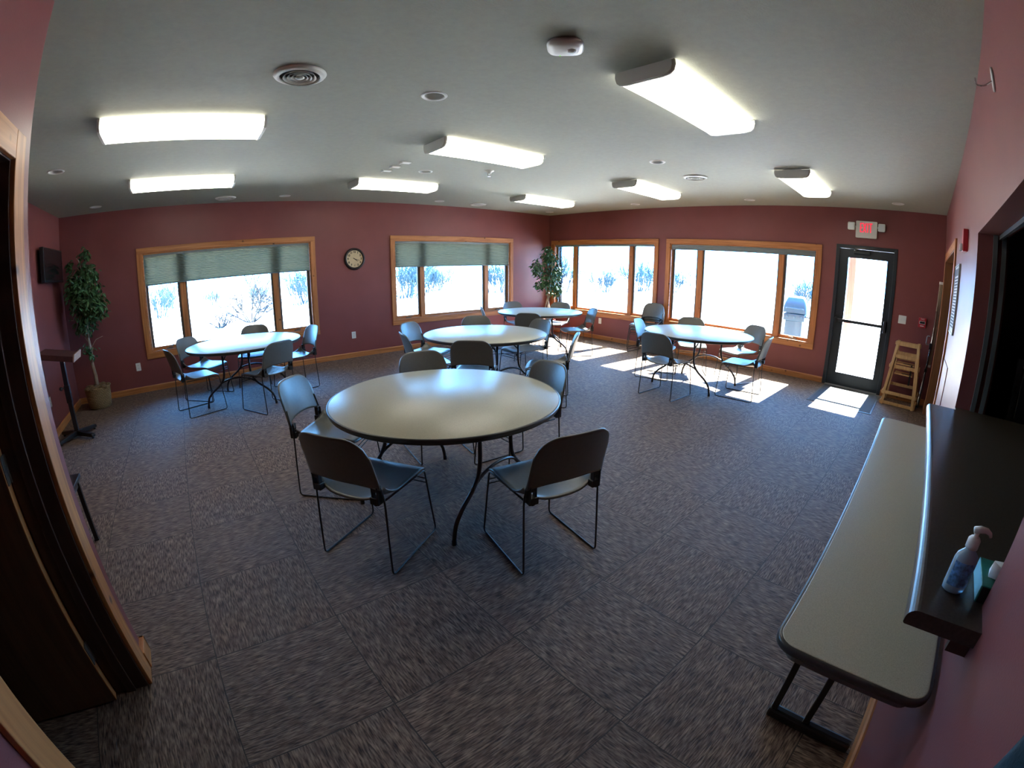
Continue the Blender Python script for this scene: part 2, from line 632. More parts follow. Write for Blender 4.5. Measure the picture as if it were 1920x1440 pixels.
# ceiling with round holes for the recessed lights
CANS = [(-1.27, 7.05), (1.51, 7.07), (4.25, 7.06), (7.03, 7.07), (-1.27, 4.78), (2.75, 4.90), (6.97, 4.79), (1.54, 2.635), (4.27, 2.65), (6.99, 2.62), (6.94, 0.37)]
CR = 0.070
bm = bmesh.new()
loops = []
def ring_edges(pts):
    vs = [bm.verts.new((x, y, H)) for x, y in pts]
    return [bm.edges.new((vs[i], vs[(i + 1) % len(vs)])) for i in range(len(vs))]
edges = ring_edges([(-3.4, -3.6), (XB + 0.1, -3.6), (XB + 0.1, YA + 0.1), (-3.4, YA + 0.1)])
for cx, cy in CANS:
    edges += ring_edges([(cx + CR * cos(2 * pi * k / 24), cy + CR * sin(2 * pi * k / 24)) for k in range(24)])
bmesh.ops.triangle_fill(bm, use_beauty=True, edges=edges)
me = bpy.data.meshes.new('ceiling')
bm.to_mesh(me)
bm.free()
me.materials.append(M['ceiling'])
o = bpy.data.objects.new('ceiling', me)
COL.objects.link(o)
struct(o, 'grey-white textured ceiling')
mb = MB()
mb.box(-3.6, XB + 0.95, -3.8, YA + 0.62, H + 0.16, H + 0.24)
mb.box(XB + T, XB + 0.95, -3.8, YA + 0.62, H - 0.09, H - 0.06)
mb.box(XB + 0.92, XB + 0.95, -3.8, YA + 0.62, H - 0.09, H + 0.2)
mb.box(-3.6, XB + 0.95, YA + T, YA + 0.62, H - 0.09, H - 0.06)
struct(mb.build('roof', M['roof']), 'roof slab and eave outside the windows')

# baseboards
def baseboard(name, axis, segs, face, side):
    mb = MB()
    for a, b in segs:
        prof = [(0, 0), (0.016 * side, 0), (0.016 * side, 0.078), (0.009 * side, 0.090), (0, 0.090)]
        prof = [(face + p[0], p[1]) for p in prof]
        mb.prism(prof, a, b, axis)
    return struct(mb.build(name, M['trim_x'] if axis == 'X' else M['trim_y']))
baseboard('baseboard_back', 'X', [(XD, XB)], YA, -1)
baseboard('baseboard_right', 'Y', [(DOOR[1] + 0.0, YA), (YC, DOOR[0])], XB, -1)
baseboard('baseboard_left', 'Y', [(YE, YA)], XD, 1)
baseboard('baseboard_counter', 'X', [(-0.4, CDOOR[0] - 0.09), (CDOOR[1] + 0.09, XB)], YC, 1)
mb = MB()
mb.box(XE, XE + 0.026, 1.775, YE + 0.016, 0, 0.092)
mb.box(XD, XE + 0.026, YE, YE + 0.016, 0, 0.092)
struct(mb.build('baseboard_entry', M['trim_y'], bevel=0.003))

# ------------------------------------------------------------------ windows
def window(n, axis, rng, plane, label):
    """axis 'x': in wall y=plane (room on -y); 'y': in wall x=plane (room on -x)"""
    root = empty('window_%d' % n, (0, 0, 0))
    struct(root, label)
    a, b = rng
    def bx(mb, u0, u1, d0, d1, z0, z1):
        if axis == 'x':
            mb.box(u0, u1, plane + d0, plane + d1, z0, z1)
        else:
            mb.box(plane + d0, plane + d1, u0, u1, z0, z1)
    mh = M['trim_x'] if axis == 'x' else M['trim_y']
    w = 0.085
    t = MB()
    bx(t, a - w, b + w, -0.020, 0, ZW1, ZW1 + w)
    bx(t, a - w, b + w, -0.020, 0, ZW0 - w, ZW0)
    t.build('casing_rail', mh, root, bevel=0.003)
    t = MB()
    bx(t, a - w, a, -0.020, 0, ZW0, ZW1)
    bx(t, b, b + w, -0.020, 0, ZW0, ZW1)
    t.build('casing_stile', M['trim_z'], root, bevel=0.003)
    t = MB()
    bx(t, a, b, 0, 0.15, ZW1 - 0.018, ZW1)
    bx(t, a, b, 0, 0.15, ZW0, ZW0 + 0.018)
    bx(t, a, a + 0.018, 0, 0.15, ZW0 + 0.018, ZW1 - 0.018)
    bx(t, b - 0.018, b, 0, 0.15, ZW0 + 0.018, ZW1 - 0.018)
    t.build('jamb_lining', mh, root)
    m1, m2 = a + 0.60, b - 0.60
    for mm in (m1, m2):
        t = MB()
        bx(t, mm - 0.045, mm + 0.045, 0.055, 0.15, ZW0 + 0.018, ZW1 - 0.018)
        t.build('mullion', M['trim_z'], root, bevel=0.003)
    panes = [(a + 0.018, m1 - 0.045, True), (m1 + 0.045, m2 - 0.045, False), (m2 + 0.045, b - 0.018, True)]
    for p0, p1, opens in panes:
        s = 0.038 if opens else 0.026
        t = MB()
        z0, z1 = ZW0 + 0.018, ZW1 - 0.018
        bx(t, p0, p1, 0.085, 0.125, z0, z0 + s + 0.012)
        bx(t, p0, p1, 0.085, 0.125, z1 - s, z1)
        fr = t.build('sash_rail', mh, root, bevel=0.003)
        t = MB()
        bx(t, p0, p0 + s, 0.085, 0.125, z0 + s + 0.012, z1 - s)
        bx(t, p1 - s, p1, 0.085, 0.125, z0 + s + 0.012, z1 - s)
        t.build('sash_stile', M['sash'], root, bevel=0.003)
        t = MB()
        bx(t, p0 + s - 0.004, p1 - s + 0.004, 0.103, 0.107, z0 + s, z1 - s + 0.004)
        t.build('pane', M['glass'], root)
        if opens:
            c = (p0 + p1) / 2
            t = MB()
            bx(t, c - 0.05, c + 0.05, 0.050, 0.083, ZW0 + 0.018, ZW0 + 0.036)
            pts = [(c, 0.055, ZW0 + 0.036), (c, 0.045, ZW0 + 0.052), (c + 0.05, 0.035, ZW0 + 0.056), (c + 0.075, 0.035, ZW0 + 0.085 if n == 1 else ZW0 + 0.060)]
            P = [((u, plane + d, z) if axis == 'x' else (plane + d, u, z)) for u, d, z in pts]
            t.tube(P, 0.006, 6)
            t.build('crank_handle', M['hinge'], root)
    return root
window(1, 'x', W1, YA, 'left window of three panes with shade partly lowered')
window(2, 'x', W2, YA, 'window right of the clock with shade partly lowered')
window(3, 'y', W3, XB, 'window beside the corner plant with raised shade')
window(4, 'y', W4, XB, 'window beside the exit door with raised shade')

def shade(axis, rng, plane, zb, label, raised):
    a, b = rng[0] + 0.022, rng[1] - 0.022
    root = empty('cellular_shade', ((a + b) / 2, plane + 0.03, ZW1 - 0.02) if axis == 'x' else (plane + 0.03, (a + b) / 2, ZW1 - 0.02), 0 if axis == 'x' else pi / 2)
    tag(root, label, 'window shade', 'cellular window shades')
    hw = (b - a) / 2
    t = MB()
    t.box(-hw, hw, -0.022, 0.022, -0.035, 0)
    t.build('headrail', M['rail'], root, bevel=0.004)
    top, bot = -0.035, zb - (ZW1 - 0.02) + 0.016
    n = max(4, int(round((top - bot) / (0.006 if raised else 0.020))))
    t = MB()
    d0 = 0.008
    prev = None
    for k in range(2 * n + 1):
        z = top + (bot - top) * k / (2 * n)
        y = 0.0 if k % 2 == 0 else d0
        row = [t.bm.verts.new((-hw, -0.012 - y, z)), t.bm.verts.new((hw, -0.012 - y, z))]
        if prev:
            t.bm.faces.new((prev[0], prev[1], row[1], row[0]))
        prev = row
    if raised:
        t.box(-hw, hw, -0.012, 0.018, bot, top)
    t.build('pleated_fabric', M['rail'] if raised else M['shade'], root, fix=raised)
    t = MB()
    t.box(-hw, hw, -0.024, 0.004, bot - 0.016, bot)
    t.build('bottom_rail', M['rail'], root, bevel=0.004)
    return root
shade('x', W1, YA, 1.575, 'sage pleated shade lowered over the left window', False)
shade('x', W2, YA, 1.555, 'sage pleated shade lowered over the window by the clock', False)
shade('y', W3, XB, 1.995, 'raised shade at top of window beside the corner plant', True)
shade('y', W4, XB, 1.945, 'raised shade at top of window beside exit door', True)

# ------------------------------------------------------------------ exit door
door = struct(empty('door_1', (XB, 0, 0)), 'dark metal exit door with full glass')
y0, y1, zt = DOOR[0], DOOR[1], DOOR[3]
t = MB()
t.box(-0.012, 0.13, y0, y0 + 0.055, 0, zt)
t.box(-0.012, 0.13, y1 - 0.055, y1, 0, zt)
t.box(-0.012, 0.13, y0 + 0.055, y1 - 0.055, zt - 0.055, zt)
t.build('door_frame', M['steel_dark'], door, bevel=0.003)
s0, s1 = y0 + 0.057, y1 - 0.057
g0, g1 = 0.530, 1.140
t = MB()
t.box(0.02, 0.065, s0, g0, 0.012, zt - 0.058)
t.box(0.02, 0.065, g1, s1, 0.012, zt - 0.058)
t.box(0.02, 0.065, g0, g1, 0.012, 0.215)
t.box(0.02, 0.065, g0, g1, 1.985, zt - 0.058)
t.build('door_leaf', M['steel_dark'], door)
t = MB()
for a, b, z0, z1 in ((g0 - .012, g0, .203, 1.997), (g1, g1 + .012, .203, 1.997), (g0, g1, .203, .215), (g0, g1, 1.985, 1.997)):
    t.box(0.008, 0.02, a, b, z0, z1)
t.build('glazing_bead', M['steel_dark'], door)
t = MB()
t.box(0.040, 0.046, g0 - 0.003, g1 + 0.003, 0.212, 1.988)
t.build('pane', M['glass'], door)
t = MB()
t.box(-0.030, -0.002, g0 - 0.06, s1 - 0.015, 0.998, 1.046)
pb = t.build('push_bar', M['steel_dark'], door, bevel=0.006)
t = MB()
t.box(-0.05, 0.02, s0 + 0.015, g0 - 0.035, 0.93, 1.11)
t.build('latch_case', M['black'], pb, bevel=0.008)
t = MB()
t.box(-0.05, 0.02, s1 - 0.05, s1 - 0.01, 0.985, 1.06)
t.build('end_cap', M['black'], pb, bevel=0.005)
t = MB()
t.box(-0.035, 0.02, 0.80, 1.06, 2.05, 2.10)
cl = t.build('door_closer', M['steel_dark'], door, bevel=0.008)
t = MB()
t.tube([(-0.02, 1.03, 2.10), (-0.05, 1.03, 2.125), (-0.16, 0.86, 2.13), (-0.02, 0.68, 2.135)], 0.010, 6)
t.sphere((-0.03, 1.03, 2.105), 0.024)
t.build('closer_arm', M['track'], cl)
t = MB()
t.box(-0.05, 0.13, y0 + 0.055, y1 - 0.055, 0.0, 0.012)
t.build('threshold', M['grey_metal'], door)

# ------------------------------------------------------------------ inner doorway at left
t = MB()
CF = XE + 0.020
t.box(XE, CF, 1.670, 1.775, 0, 2.145)
t.box(XE, CF, 0.675, 0.780, 0, 2.145)
struct(t.build('trim_1', M['trim_z'], bevel=0.003), 'wood casing uprights of the inner doorway')
t = MB()
t.box(XE, CF, 0.780, 1.670, 2.045, 2.145)
struct(t.build('trim_2', M['trim_y'], bevel=0.003), 'wood head casing of the inner doorway')
t = MB()
t.box(XE - 0.16, XE, 1.665, 1.685, 0, 2.06)
t.box(XE - 0.16, XE, 0.765, 0.785, 0, 2.06)
t.box(XE - 0.16, XE, 0.785, 1.665, 2.04, 2.06)
t.box(XE - 0.105, XE - 0.062, 1.653, 1.665, 0, 2.04)
t.box(XE - 0.105, XE - 0.062, 0.785, 0.797, 0, 2.04)
t.box(XE - 0.105, XE - 0.062, 0.797, 1.653, 2.028, 2.04)
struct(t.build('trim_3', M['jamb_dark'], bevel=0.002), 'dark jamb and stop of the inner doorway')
d2 = struct(empty('door_2', (XE - 0.162, 1.664, 0), radians(3.4)), 'dark wood door standing open into the next room')
t = MB()
t.box(-0.90, -0.004, -0.046, -0.001, 0.012, 2.03)
t.build('door_leaf', M['door_wood'], d2)
t = MB()
t.box(-0.004, 0.0, -0.046, -0.001, 0.012, 2.03)
t.build('lit_door_edge', M['trim_z'], d2)  # lighter wood than the leaf imitates light falling on this edge
for z in (0.22, 1.02, 1.80):
    t = MB()
    t.box(0.0, 0.004, -0.040, -0.004, z, z + 0.10)
    t.tube([(0.004, -0.001, z), (0.004, -0.001, z + 0.10)], 0.007, 8)
    t.build('hinge', M['hinge'], d2)
t = MB()
t.tube([(-0.84, -0.047, 0.95), (-0.84, -0.10, 0.95), (-0.73, -0.10, 0.95)], 0.011, 8)
t.lathe([(0.0, 0), (0.03, 0), (0.03, 0.01), (0.0, 0.01)], 16, mtx=Matrix.Translation((-0.84, -0.047, 0.95)) @ Matrix.Rotation(pi / 2, 4, 'X'))
t.build('door_handle', M['hinge'], d2)

# ------------------------------------------------------------------ doorway on the counter wall near the far corner
t = MB()
t.box(CDOOR[0] - 0.09, CDOOR[0], YC, YC + 0.02, 0, CDOOR[3] + 0.09)
t.box(CDOOR[1], CDOOR[1] + 0.09, YC, YC + 0.02, 0, CDOOR[3] + 0.09)
struct(t.build('trim_4', M['trim_z'], bevel=0.003), 'wood casing uprights of the dark doorway by the corner')
t = MB()
t.box(CDOOR[0], CDOOR[1], YC, YC + 0.02, CDOOR[3], CDOOR[3] + 0.09)
struct(t.build('trim_5', M['trim_x'], bevel=0.003), 'wood head casing of the dark doorway by the corner')
t = MB()
t.box(CDOOR[0], CDOOR[0] + 0.02, YC - 0.2, YC + 0.018, 0, 2.06)
t.box(CDOOR[1] - 0.02, CDOOR[1], YC - 0.2, YC + 0.018, 0, 2.06)
t.box(CDOOR[0] + 0.02, CDOOR[1] - 0.02, YC - 0.2, YC + 0.018, 2.04, 2.06)
struct(t.build('trim_6', M['jamb_shaded'], bevel=0.002), 'wood jamb of the dark doorway by the corner')
# ------------------------------------------------------------------ ceiling lamps
def make_lamp():
    root = empty('ceiling_lamp', (0, 0, H))
    hl = 0.60
    t = MB()
    t.box(-hl, hl, -0.10, 0.10, -0.030, -0.001)
    t.build('backplate', M['white_metal'], root)
    prof = [(-0.190, -0.022), (-0.196, -0.034), (-0.186, -0.066), (-0.165, -0.084), (-0.12, -0.092), (0.12, -0.092), (0.165, -0.084), (0.186, -0.066), (0.196, -0.034), (0.190, -0.022)]
    t = MB()
    t.prism(prof, -hl + 0.010, hl - 0.010, 'X')
    t.build('diffuser', M['lamp'], root)
    for s in (-1, 1):
        pc = [(-0.200, -0.004), (-0.203, -0.034), (-0.192, -0.069), (-0.168, -0.089), (-0.12, -0.097), (0.12, -0.097), (0.168, -0.089), (0.192, -0.069), (0.203, -0.034), (0.200, -0.004)]
        t = MB()
        x0, x1 = sorted((s * hl, s * (hl - 0.012)))
        t.prism(pc, x0, x1, 'X')
        if s > 0:
            t.prism([(p[0] * 0.93, p[1] * 0.92 - 0.003) for p in pc], x1, x1 + 0.010, 'X')
        else:
            t.prism([(p[0] * 0.93, p[1] * 0.92 - 0.003) for p in pc], x0 - 0.010, x0, 'X')
        t.build('end_cap', M['cap'], root)
    return root
LAMPS = [(2.73, 1.40, 'largest ceiling lamp in view, nearest the serving counter'),
         (-0.02, 3.60, 'lit ceiling lamp at left, nearer of the two before the left window'),
         (-0.01, 5.70, 'lit ceiling lamp close to the left window'),
         (2.73, 3.63, 'lit ceiling lamp over the middle of the room, above the nearest tables'),
         (2.73, 5.75, 'lit ceiling lamp in front of the wall clock'),
         (5.56, 5.75, 'small-looking lit ceiling lamp nearest the corner where the windows meet'),
         (5.58, 3.61, 'lit ceiling lamp in front of the gap between the right-hand windows'),
         (5.60, 1.39, 'lit ceiling lamp nearest the exit sign')]
lamp0 = make_lamp()
for i, (x, y, lb) in enumerate(LAMPS):
    o = lamp0 if i == 0 else copy_tree(lamp0)
    o.location = (x, y, H)
    tag(o, lb, 'ceiling lamp', 'fluorescent ceiling lamps')

def make_can():
    root = empty('recessed_downlight', (0, 0, H))
    t = MB()
    t.lathe([(0.066, 0.002), (0.070, -0.004), (0.084, -0.005), (0.090, 0.0)], 32)
    t.build('trim_ring', M['white_metal'], root, smooth=True)
    t = MB()
    t.lathe([(0.0685, 0.0), (0.060, 0.045), (0.050, 0.085), (0.0, 0.086)], 32)
    t.build('baffle', M['white_metal'], root, smooth=True)
    t = MB()
    t.sphere((0, 0, 0.062), 0.036, 1, 1, 0.6)
    t.build('bulb', M['white'], root, smooth=True)
    t = MB()
    t.lathe([(0.0, 0.15), (0.088, 0.15), (0.088, 0.003), (0.0705, 0.003)], 24)
    t.build('housing', M['dark'], root)
    return root
CANL = ['recessed ceiling light in the far left corner above the big plant', 'recessed ceiling light near the back wall left of the clock', 'recessed ceiling light near the back wall above the window right of the clock',
        'recessed ceiling light in the corner between the windows', 'recessed ceiling light at far left by the doorway casing', 'recessed ceiling light beside the row of small ceiling plates',
        'recessed ceiling light near the right wall above the corner window', 'large-looking recessed ceiling light between the round vent and the nearest lamps', 'recessed ceiling light right of the middle lamp',
        'recessed ceiling light near the window beside the exit door', 'recessed ceiling light in the corner right of the exit sign']
can0 = make_can()
for i, (x, y) in enumerate(CANS):
    o = can0 if i == 0 else copy_tree(can0)
    o.location = (x, y, H)
    tag(o, CANL[i], 'downlight', 'recessed downlights')

def make_vent():
    root = empty('round_ceiling_vent', (0, 0, H))
    t = MB()
    t.lathe([(0.0, -0.0015), (0.125, -0.0015), (0.125, -0.003), (0.0, -0.003)], 32)
    t.build('throat_shade_disc', M['dark'], root)  # flat dark disc paints the shade inside the vent; no hole behind
    t = MB()
    t.lathe([(0.118, -0.003), (0.122, -0.022), (0.150, -0.010), (0.157, 0.0)], 48)
    t.build('outer_ring', M['cap'], root, smooth=True, solid=0.002)
    for r in (0.098, 0.074, 0.050):
        t = MB()
        t.lathe([(r - 0.014, -0.004), (r, -0.024)], 40)
        t.build('cone_ring', M['cap'], root, smooth=True, solid=0.002)
    t = MB()
    t.lathe([(0.0, -0.030), (0.020, -0.026), (0.030, -0.020), (0.014, -0.004)], 24)
    t.build('centre_knob', M['cap'], root, smooth=True)
    return root
vent0 = make_vent()
for i, (x, y, lb) in enumerate([(0.63, 2.63, 'big round ceiling vent with concentric rings at upper left'), (5.16, 2.65, 'round ceiling vent in front of the window by the exit door'),
                                (0.62, 7.13, 'round ceiling vent close to the wall above the left window'), (5.10, 7.05, 'round ceiling vent close to the wall above the window right of the clock')]):
    o = vent0 if i == 0 else copy_tree(vent0)
    o.location = (x, y, H)
    tag(o, lb, 'air vent', 'round ceiling vents')

r = tag(empty('motion_sensor', (1.655, 1.55, H), radians(42)), 'white rounded-square motion sensor on ceiling near the largest lamp', 'sensor')
t = MB()
t.prism(round_rect(-0.075, 0.075, -0.075, 0.075, 0.035), -0.016, 0.0, 'Z')
t.build('base', M['cap'], r)
t = MB()
rr = [(0.100, -0.016), (0.102, -0.020), (0.094, -0.030), (0.06, -0.040), (0.0, -0.043)]
n = 48
rings = []
for rad, z in rr:
    ring = []
    for k in range(n):
        a = 2 * pi * k / n
        e = (abs(cos(a)) ** 4 + abs(sin(a)) ** 4) ** (-0.25)
        ring.append(t.bm.verts.new((rad * e * 0.92 * cos(a) if rad else 0, rad * e * 0.92 * sin(a) if rad else 0, z)) if rad else None)
    rings.append(ring)
ctr = t.bm.verts.new((0, 0, -0.043))
for A, B in zip(rings, rings[1:]):
    for k in range(n):
        j = (k + 1) % n
        if B[0] is None:
            t.bm.faces.new((A[k], A[j], ctr))
        else:
            t.bm.faces.new((A[k], A[j], B[j], B[k]))
t.build('cover', M['white'], r, smooth=True)
t = MB()
t.sphere((0.0, -0.03, -0.040), 0.024, 1, 1, 0.7)
t.build('lens', M['clear'], r, smooth=True)
t = MB()
t.sphere((0.075, 0.03, -0.034), 0.004)
t.build('indicator_light', emission('green_led', (0.3, 1.0, 0.1), 0.8), r)

r = tag(empty('sprinkler_head', (3.375, 4.44, H)), 'white fire sprinkler head on ceiling beyond the middle lamp', 'sprinkler')
t = MB()
t.lathe([(0.0, -0.001), (0.062, -0.001), (0.058, -0.010), (0.030, -0.022), (0.026, -0.040), (0.0, -0.040)], 24)
t.build('escutcheon', M['white'], r, smooth=True)
t = MB()
t.tube([(-0.014, 0, -0.04), (-0.016, 0, -0.062), (0, 0, -0.072)], 0.004, 6)
t.tube([(0.014, 0, -0.04), (0.016, 0, -0.062), (0, 0, -0.072)], 0.004, 6)
t.build('yoke', M['white'], r)
t = MB()
t.lathe([(0.0, -0.070), (0.022, -0.072), (0.022, -0.076), (0.0, -0.076)], 16)
t.build('deflector', M['chrome'], r)
for (x, y, lb) in [(2.295, 4.54, 'nearest of three small white ceiling plates'), (2.285, 4.78, 'middle of three small white ceiling plates'), (2.284, 5.02, 'farthest of three small white ceiling plates')]:
    t = MB()
    t.box(-0.06, 0.06, -0.035, 0.035, -0.012, -0.0005)
    t.box(-0.06, -0.045, -0.035, 0.035, -0.022, -0.012)
    o = t.build('ceiling_plate', M['white_metal'], loc=(x, y, H), bevel=0.002)
    tag(o, lb, 'mounting plate', 'small ceiling plates')

# ------------------------------------------------------------------ wall things
# clock (local frame: x right, z up, front towards -y)
ck = tag(empty('wall_clock', (2.812, YA, 1.737)), 'round dark-rimmed wall clock with cream dial on back wall', 'clock')
RY = Matrix.Rotation(pi / 2, 4, 'X')     # lathe z -> -y
t = MB()
t.lathe([(0.150, 0.018), (0.156, 0.040), (0.172, 0.046), (0.188, 0.034), (0.193, 0.0), (0.0, 0.0)], 56, mtx=RY)
t.build('case', M['clock_case'], ck, smooth=True)
t = MB()
t.lathe([(0.0, 0.019), (0.155, 0.019), (0.155, 0.012), (0.0, 0.012)], 56, mtx=RY)
t.build('dial', M['cream'], ck)
nums = []
for k in range(1, 13):
    a = radians(90 - 30 * k)
    mtx = Matrix.Translation((0.122 * cos(a), -0.0195, 0.122 * sin(a))) @ Matrix.Rotation(pi / 2, 4, 'X')
    nums.append(text_mesh(str(k), 0.050, 'numeral', M['ink'], ck, mtx, 0.0006, bold=0.0022))
def hand(name, ang, ln, w):
    t = MB()
    R = Matrix.Rotation(-radians(ang), 4, 'Y')
    pts = [(-w * 0.5, -0.03), (w * 0.5, -0.03), (w, 0.0), (w * 0.8, ln * 0.8), (0, ln), (-w * 0.8, ln * 0.8), (-w, 0)]
    pts = [(p[0], p[1]) for p in pts]
    t.prism(pts, -0.0225, -0.0205, 'Y', mtx=R.inverted())
    t.build(name, M['ink'], ck)
hand('hour_hand', 128, 0.078, 0.0055)
hand('minute_hand', 107, 0.112, 0.004)
t = MB()
t.lathe([(0.0, 0.026), (0.007, 0.025), (0.007, 0.019)], 16, mtx=RY)
t.build('hub', M['ink'], ck)

def outlet(loc, rz, label, name='power_outlet'):
    """plate facing local -y"""
    r = tag(empty(name, loc, rz), label, 'power outlet', 'white wall outlets')
    t = MB()
    t.prism([(p[0], p[1]) for p in round_rect(-0.038, 0.038, -0.060, 0.060, 0.005, 3)], -0.006, 0.0, 'Y')
    t.build('cover_plate', M['white'], r, bevel=0.0015)
    for z in (-0.022, 0.022):
        t = MB()
        t.prism(round_rect(-0.017, 0.017, z - 0.014, z + 0.014, 0.007, 4), -0.008, -0.005, 'Y')
        s = t.build('socket', M['white_metal'], r)
        t = MB()
        t.box(-0.008, -0.005, -0.0084, -0.0079, z - 0.003, z + 0.006)
        t.box(0.005, 0.008, -0.0084, -0.0079, z - 0.003, z + 0.006)
        t.build('slot', M['dark'], s)
    return r
outlet((2.73, YA, 0.40), 0, 'white outlet on back wall below the clock')
outlet((-0.925, YA, 0.40), 0, 'white outlet on back wall between the plant and left window')
outlet((XB, 6.01, 0.40), -pi / 2, 'white outlet below the window beside the corner plant')
outlet((XD, 6.05, 0.42), pi / 2, 'white outlet low on left wall behind the lectern')

r = tag(empty('light_switch', (XB, 0.215, 1.175), -pi / 2), 'white double light switch right of the exit door', 'light switch')
t = MB()
t.prism(round_rect(-0.060, 0.060, -0.060, 0.060, 0.006, 3), -0.006, 0, 'Y')
t.build('cover_plate', M['white'], r, bevel=0.0015)
for x in (-0.024, 0.024):
    t = MB()
    t.box(x - 0.006, x + 0.006, -0.014, -0.005, -0.004, 0.012)
    t.build('toggle', M['white_metal'], r, bevel=0.002)

r = tag(empty('fire_alarm_pull', (XB, -0.095, 1.18), -pi / 2), 'red fire alarm pull station beside the light switch', 'fire alarm')
t = MB()
t.prism(round_rect(-0.058, 0.058, -0.070, 0.070, 0.008, 3), -0.035, 0, 'Y')
t.build('housing', M['red'], r, bevel=0.003)
text_mesh('FIRE', 0.034, 'lettering', M['white'], r, Matrix.Translation((0, -0.0355, 0.050)) @ Matrix.Rotation(pi / 2, 4, 'X'), 0.0006)
t = MB()
t.box(-0.038, 0.038, -0.048, -0.034, -0.012, 0.018)
t.build('pull_handle', M['black'], r, bevel=0.004)
t = MB()
t.box(-0.045, 0.045, -0.0362, -0.0352, -0.020, 0.024)
t.box(-0.030, 0.030, -0.0362, -0.0352, -0.052, -0.040)
t.build('marking', M['white'], r)

# strobe on the counter wall (faces +y)
r = tag(empty('fire_strobe', (3.86, YC, 2.01), pi), 'red fire strobe on wall left of the serving opening', 'fire alarm')
t = MB()
t.prism(round_rect(-0.055, 0.055, -0.085, 0.075, 0.008, 3), -0.040, 0, 'Y')
t.build('housing', M['red'], r, bevel=0.004)
t = MB()
t.box(-0.035, 0.035, -0.062, -0.039, -0.080, -0.030)
t.build('strobe_lens', M['clear'], r, bevel=0.006)

# exit sign (faces -x)
r = tag(empty('exit_sign', (XB, 0.874, 2.418), -pi / 2), 'white emergency exit sign with red letters above the door', 'exit sign')
t = MB()
t.prism(round_rect(-0.165, 0.165, -0.125, 0.125, 0.012, 3), -0.055, 0, 'Y')
hs = t.build('housing', M['exit_white'], r, bevel=0.004)
# letters built from strokes so that they keep the tall narrow proportions of the sign
t = MB()
def stroke(a, b, w=0.015):
    a, b = Vector((a[0], 0, a[1])), Vector((b[0], 0, b[1]))
    d = (b - a).normalized()
    nrm = Vector((-d.z, 0, d.x)) * w / 2
    t.prism([((a + nrm).x, (a + nrm).z), ((b + nrm).x, (b + nrm).z), ((b - nrm).x, (b - nrm).z), ((a - nrm).x, (a - nrm).z)], -0.0575, -0.0552, 'Y')
zb, zt_ = -0.045, 0.095
def E_(x, w=0.040):
    stroke((x + 0.0075, zb), (x + 0.0075, zt_))
    for z in (zb + 0.0075, (zb + zt_) / 2, zt_ - 0.0075):
        stroke((x + 0.015, z), (x + w, z), 0.015)
E_(-0.100)
stroke((-0.048, zb), (-0.006, zt_), 0.016)
stroke((-0.048, zt_), (-0.006, zb), 0.016)
stroke((0.020, zb), (0.020, zt_))
stroke((0.036, zt_ - 0.0075), (0.092, zt_ - 0.0075))
stroke((0.064, zb), (0.064, zt_ - 0.015))
t.build('exit_lettering', M['exit_red'], r)
for s in (-1, 1):
    t = MB()
    t.box(s * 0.175 - 0.012, s * 0.175 + 0.012, -0.035, -0.015, 0.025, 0.055)
    t.prism(round_rect(s * 0.235 - 0.055, s * 0.235 + 0.055, -0.015, 0.100, 0.016, 4), -0.075, -0.010, 'Y')
    lh = t.build('lamp_head', M['exit_white'], r, bevel=0.006)
    t = MB()
    t.prism(round_rect(s * 0.235 - 0.040, s * 0.235 + 0.040, 0.0, 0.085, 0.012, 4), -0.079, -0.074, 'Y')
    t.build('lens', M['clear'], lh)

# wall screen on the left wall
r = tag(empty('flat_tv', (XD, 6.76, 2.015), pi / 2), 'black flat television on left wall above the plant', 'television')
t = MB()
t.box(-0.12, 0.12, -0.06, 0, -0.10, 0.10)
t.build('wall_bracket', M['black'], r)
t = MB()
t.box(-0.48, 0.48, -0.115, -0.06, -0.215, 0.215)
t.build('screen_housing', M['black'], r, bevel=0.006)
t = MB()
t.box(-0.455, 0.455, -0.1165, -0.1145, -0.185, 0.195)
t.build('display', M['screen'], r)

# hook, notice board, access panel on the counter wall
r = tag(empty('wall_hook', (2.13, YC, 2.49), pi), 'small white hook high on wall above the serving opening', 'hook')
t = MB()
prof = [(0.0, 0.055), (0.010, 0.040), (0.018, 0.01), (0.020, -0.02), (0.012, -0.05), (0, -0.058), (-0.012, -0.05), (-0.020, -0.02), (-0.018, 0.01), (-0.010, 0.040)]
t.prism(prof, -0.010, 0, 'Y')
t.build('back_plate', M['white'], r, bevel=0.003)
t = MB()
t.tube(fillet([(0, -0.01, -0.01), (0, -0.05, -0.035), (0, -0.085, -0.03), (0, -0.085, 0.0)], 0.02), 0.0035, 6)
t.build('hook_wire', M['chrome'], r)

r = tag(empty('notice_board', (4.61, YC, 1.58), pi), 'framed printed notice sheet on the counter wall', 'notice board')
t = MB()
t.box(-0.235, 0.235, -0.012, 0, -0.280, 0.280)
t.build('backing', M['paper'], r)
t = MB()
for a, b, c, d in ((-0.245, 0.245, 0.280, 0.292), (-0.245, 0.245, -0.292, -0.280), (-0.245, -0.233, -0.280, 0.280), (0.233, 0.245, -0.280, 0.280)):
    t.box(a, b, -0.018, 0, c, d)
t.build('frame', M['grey_metal'], r)
t = MB()
t.box(-0.21, 0.21, -0.0135, -0.012, 0.20, 0.26)
for k in range(17):
    z = 0.17 - k * 0.0255
    for j in range(6):
        x = -0.20 + j * 0.068
        t.box(x, x + 0.052, -0.0135, -0.012, z, z + 0.013)
t.build('print', M['paper_line'], r)

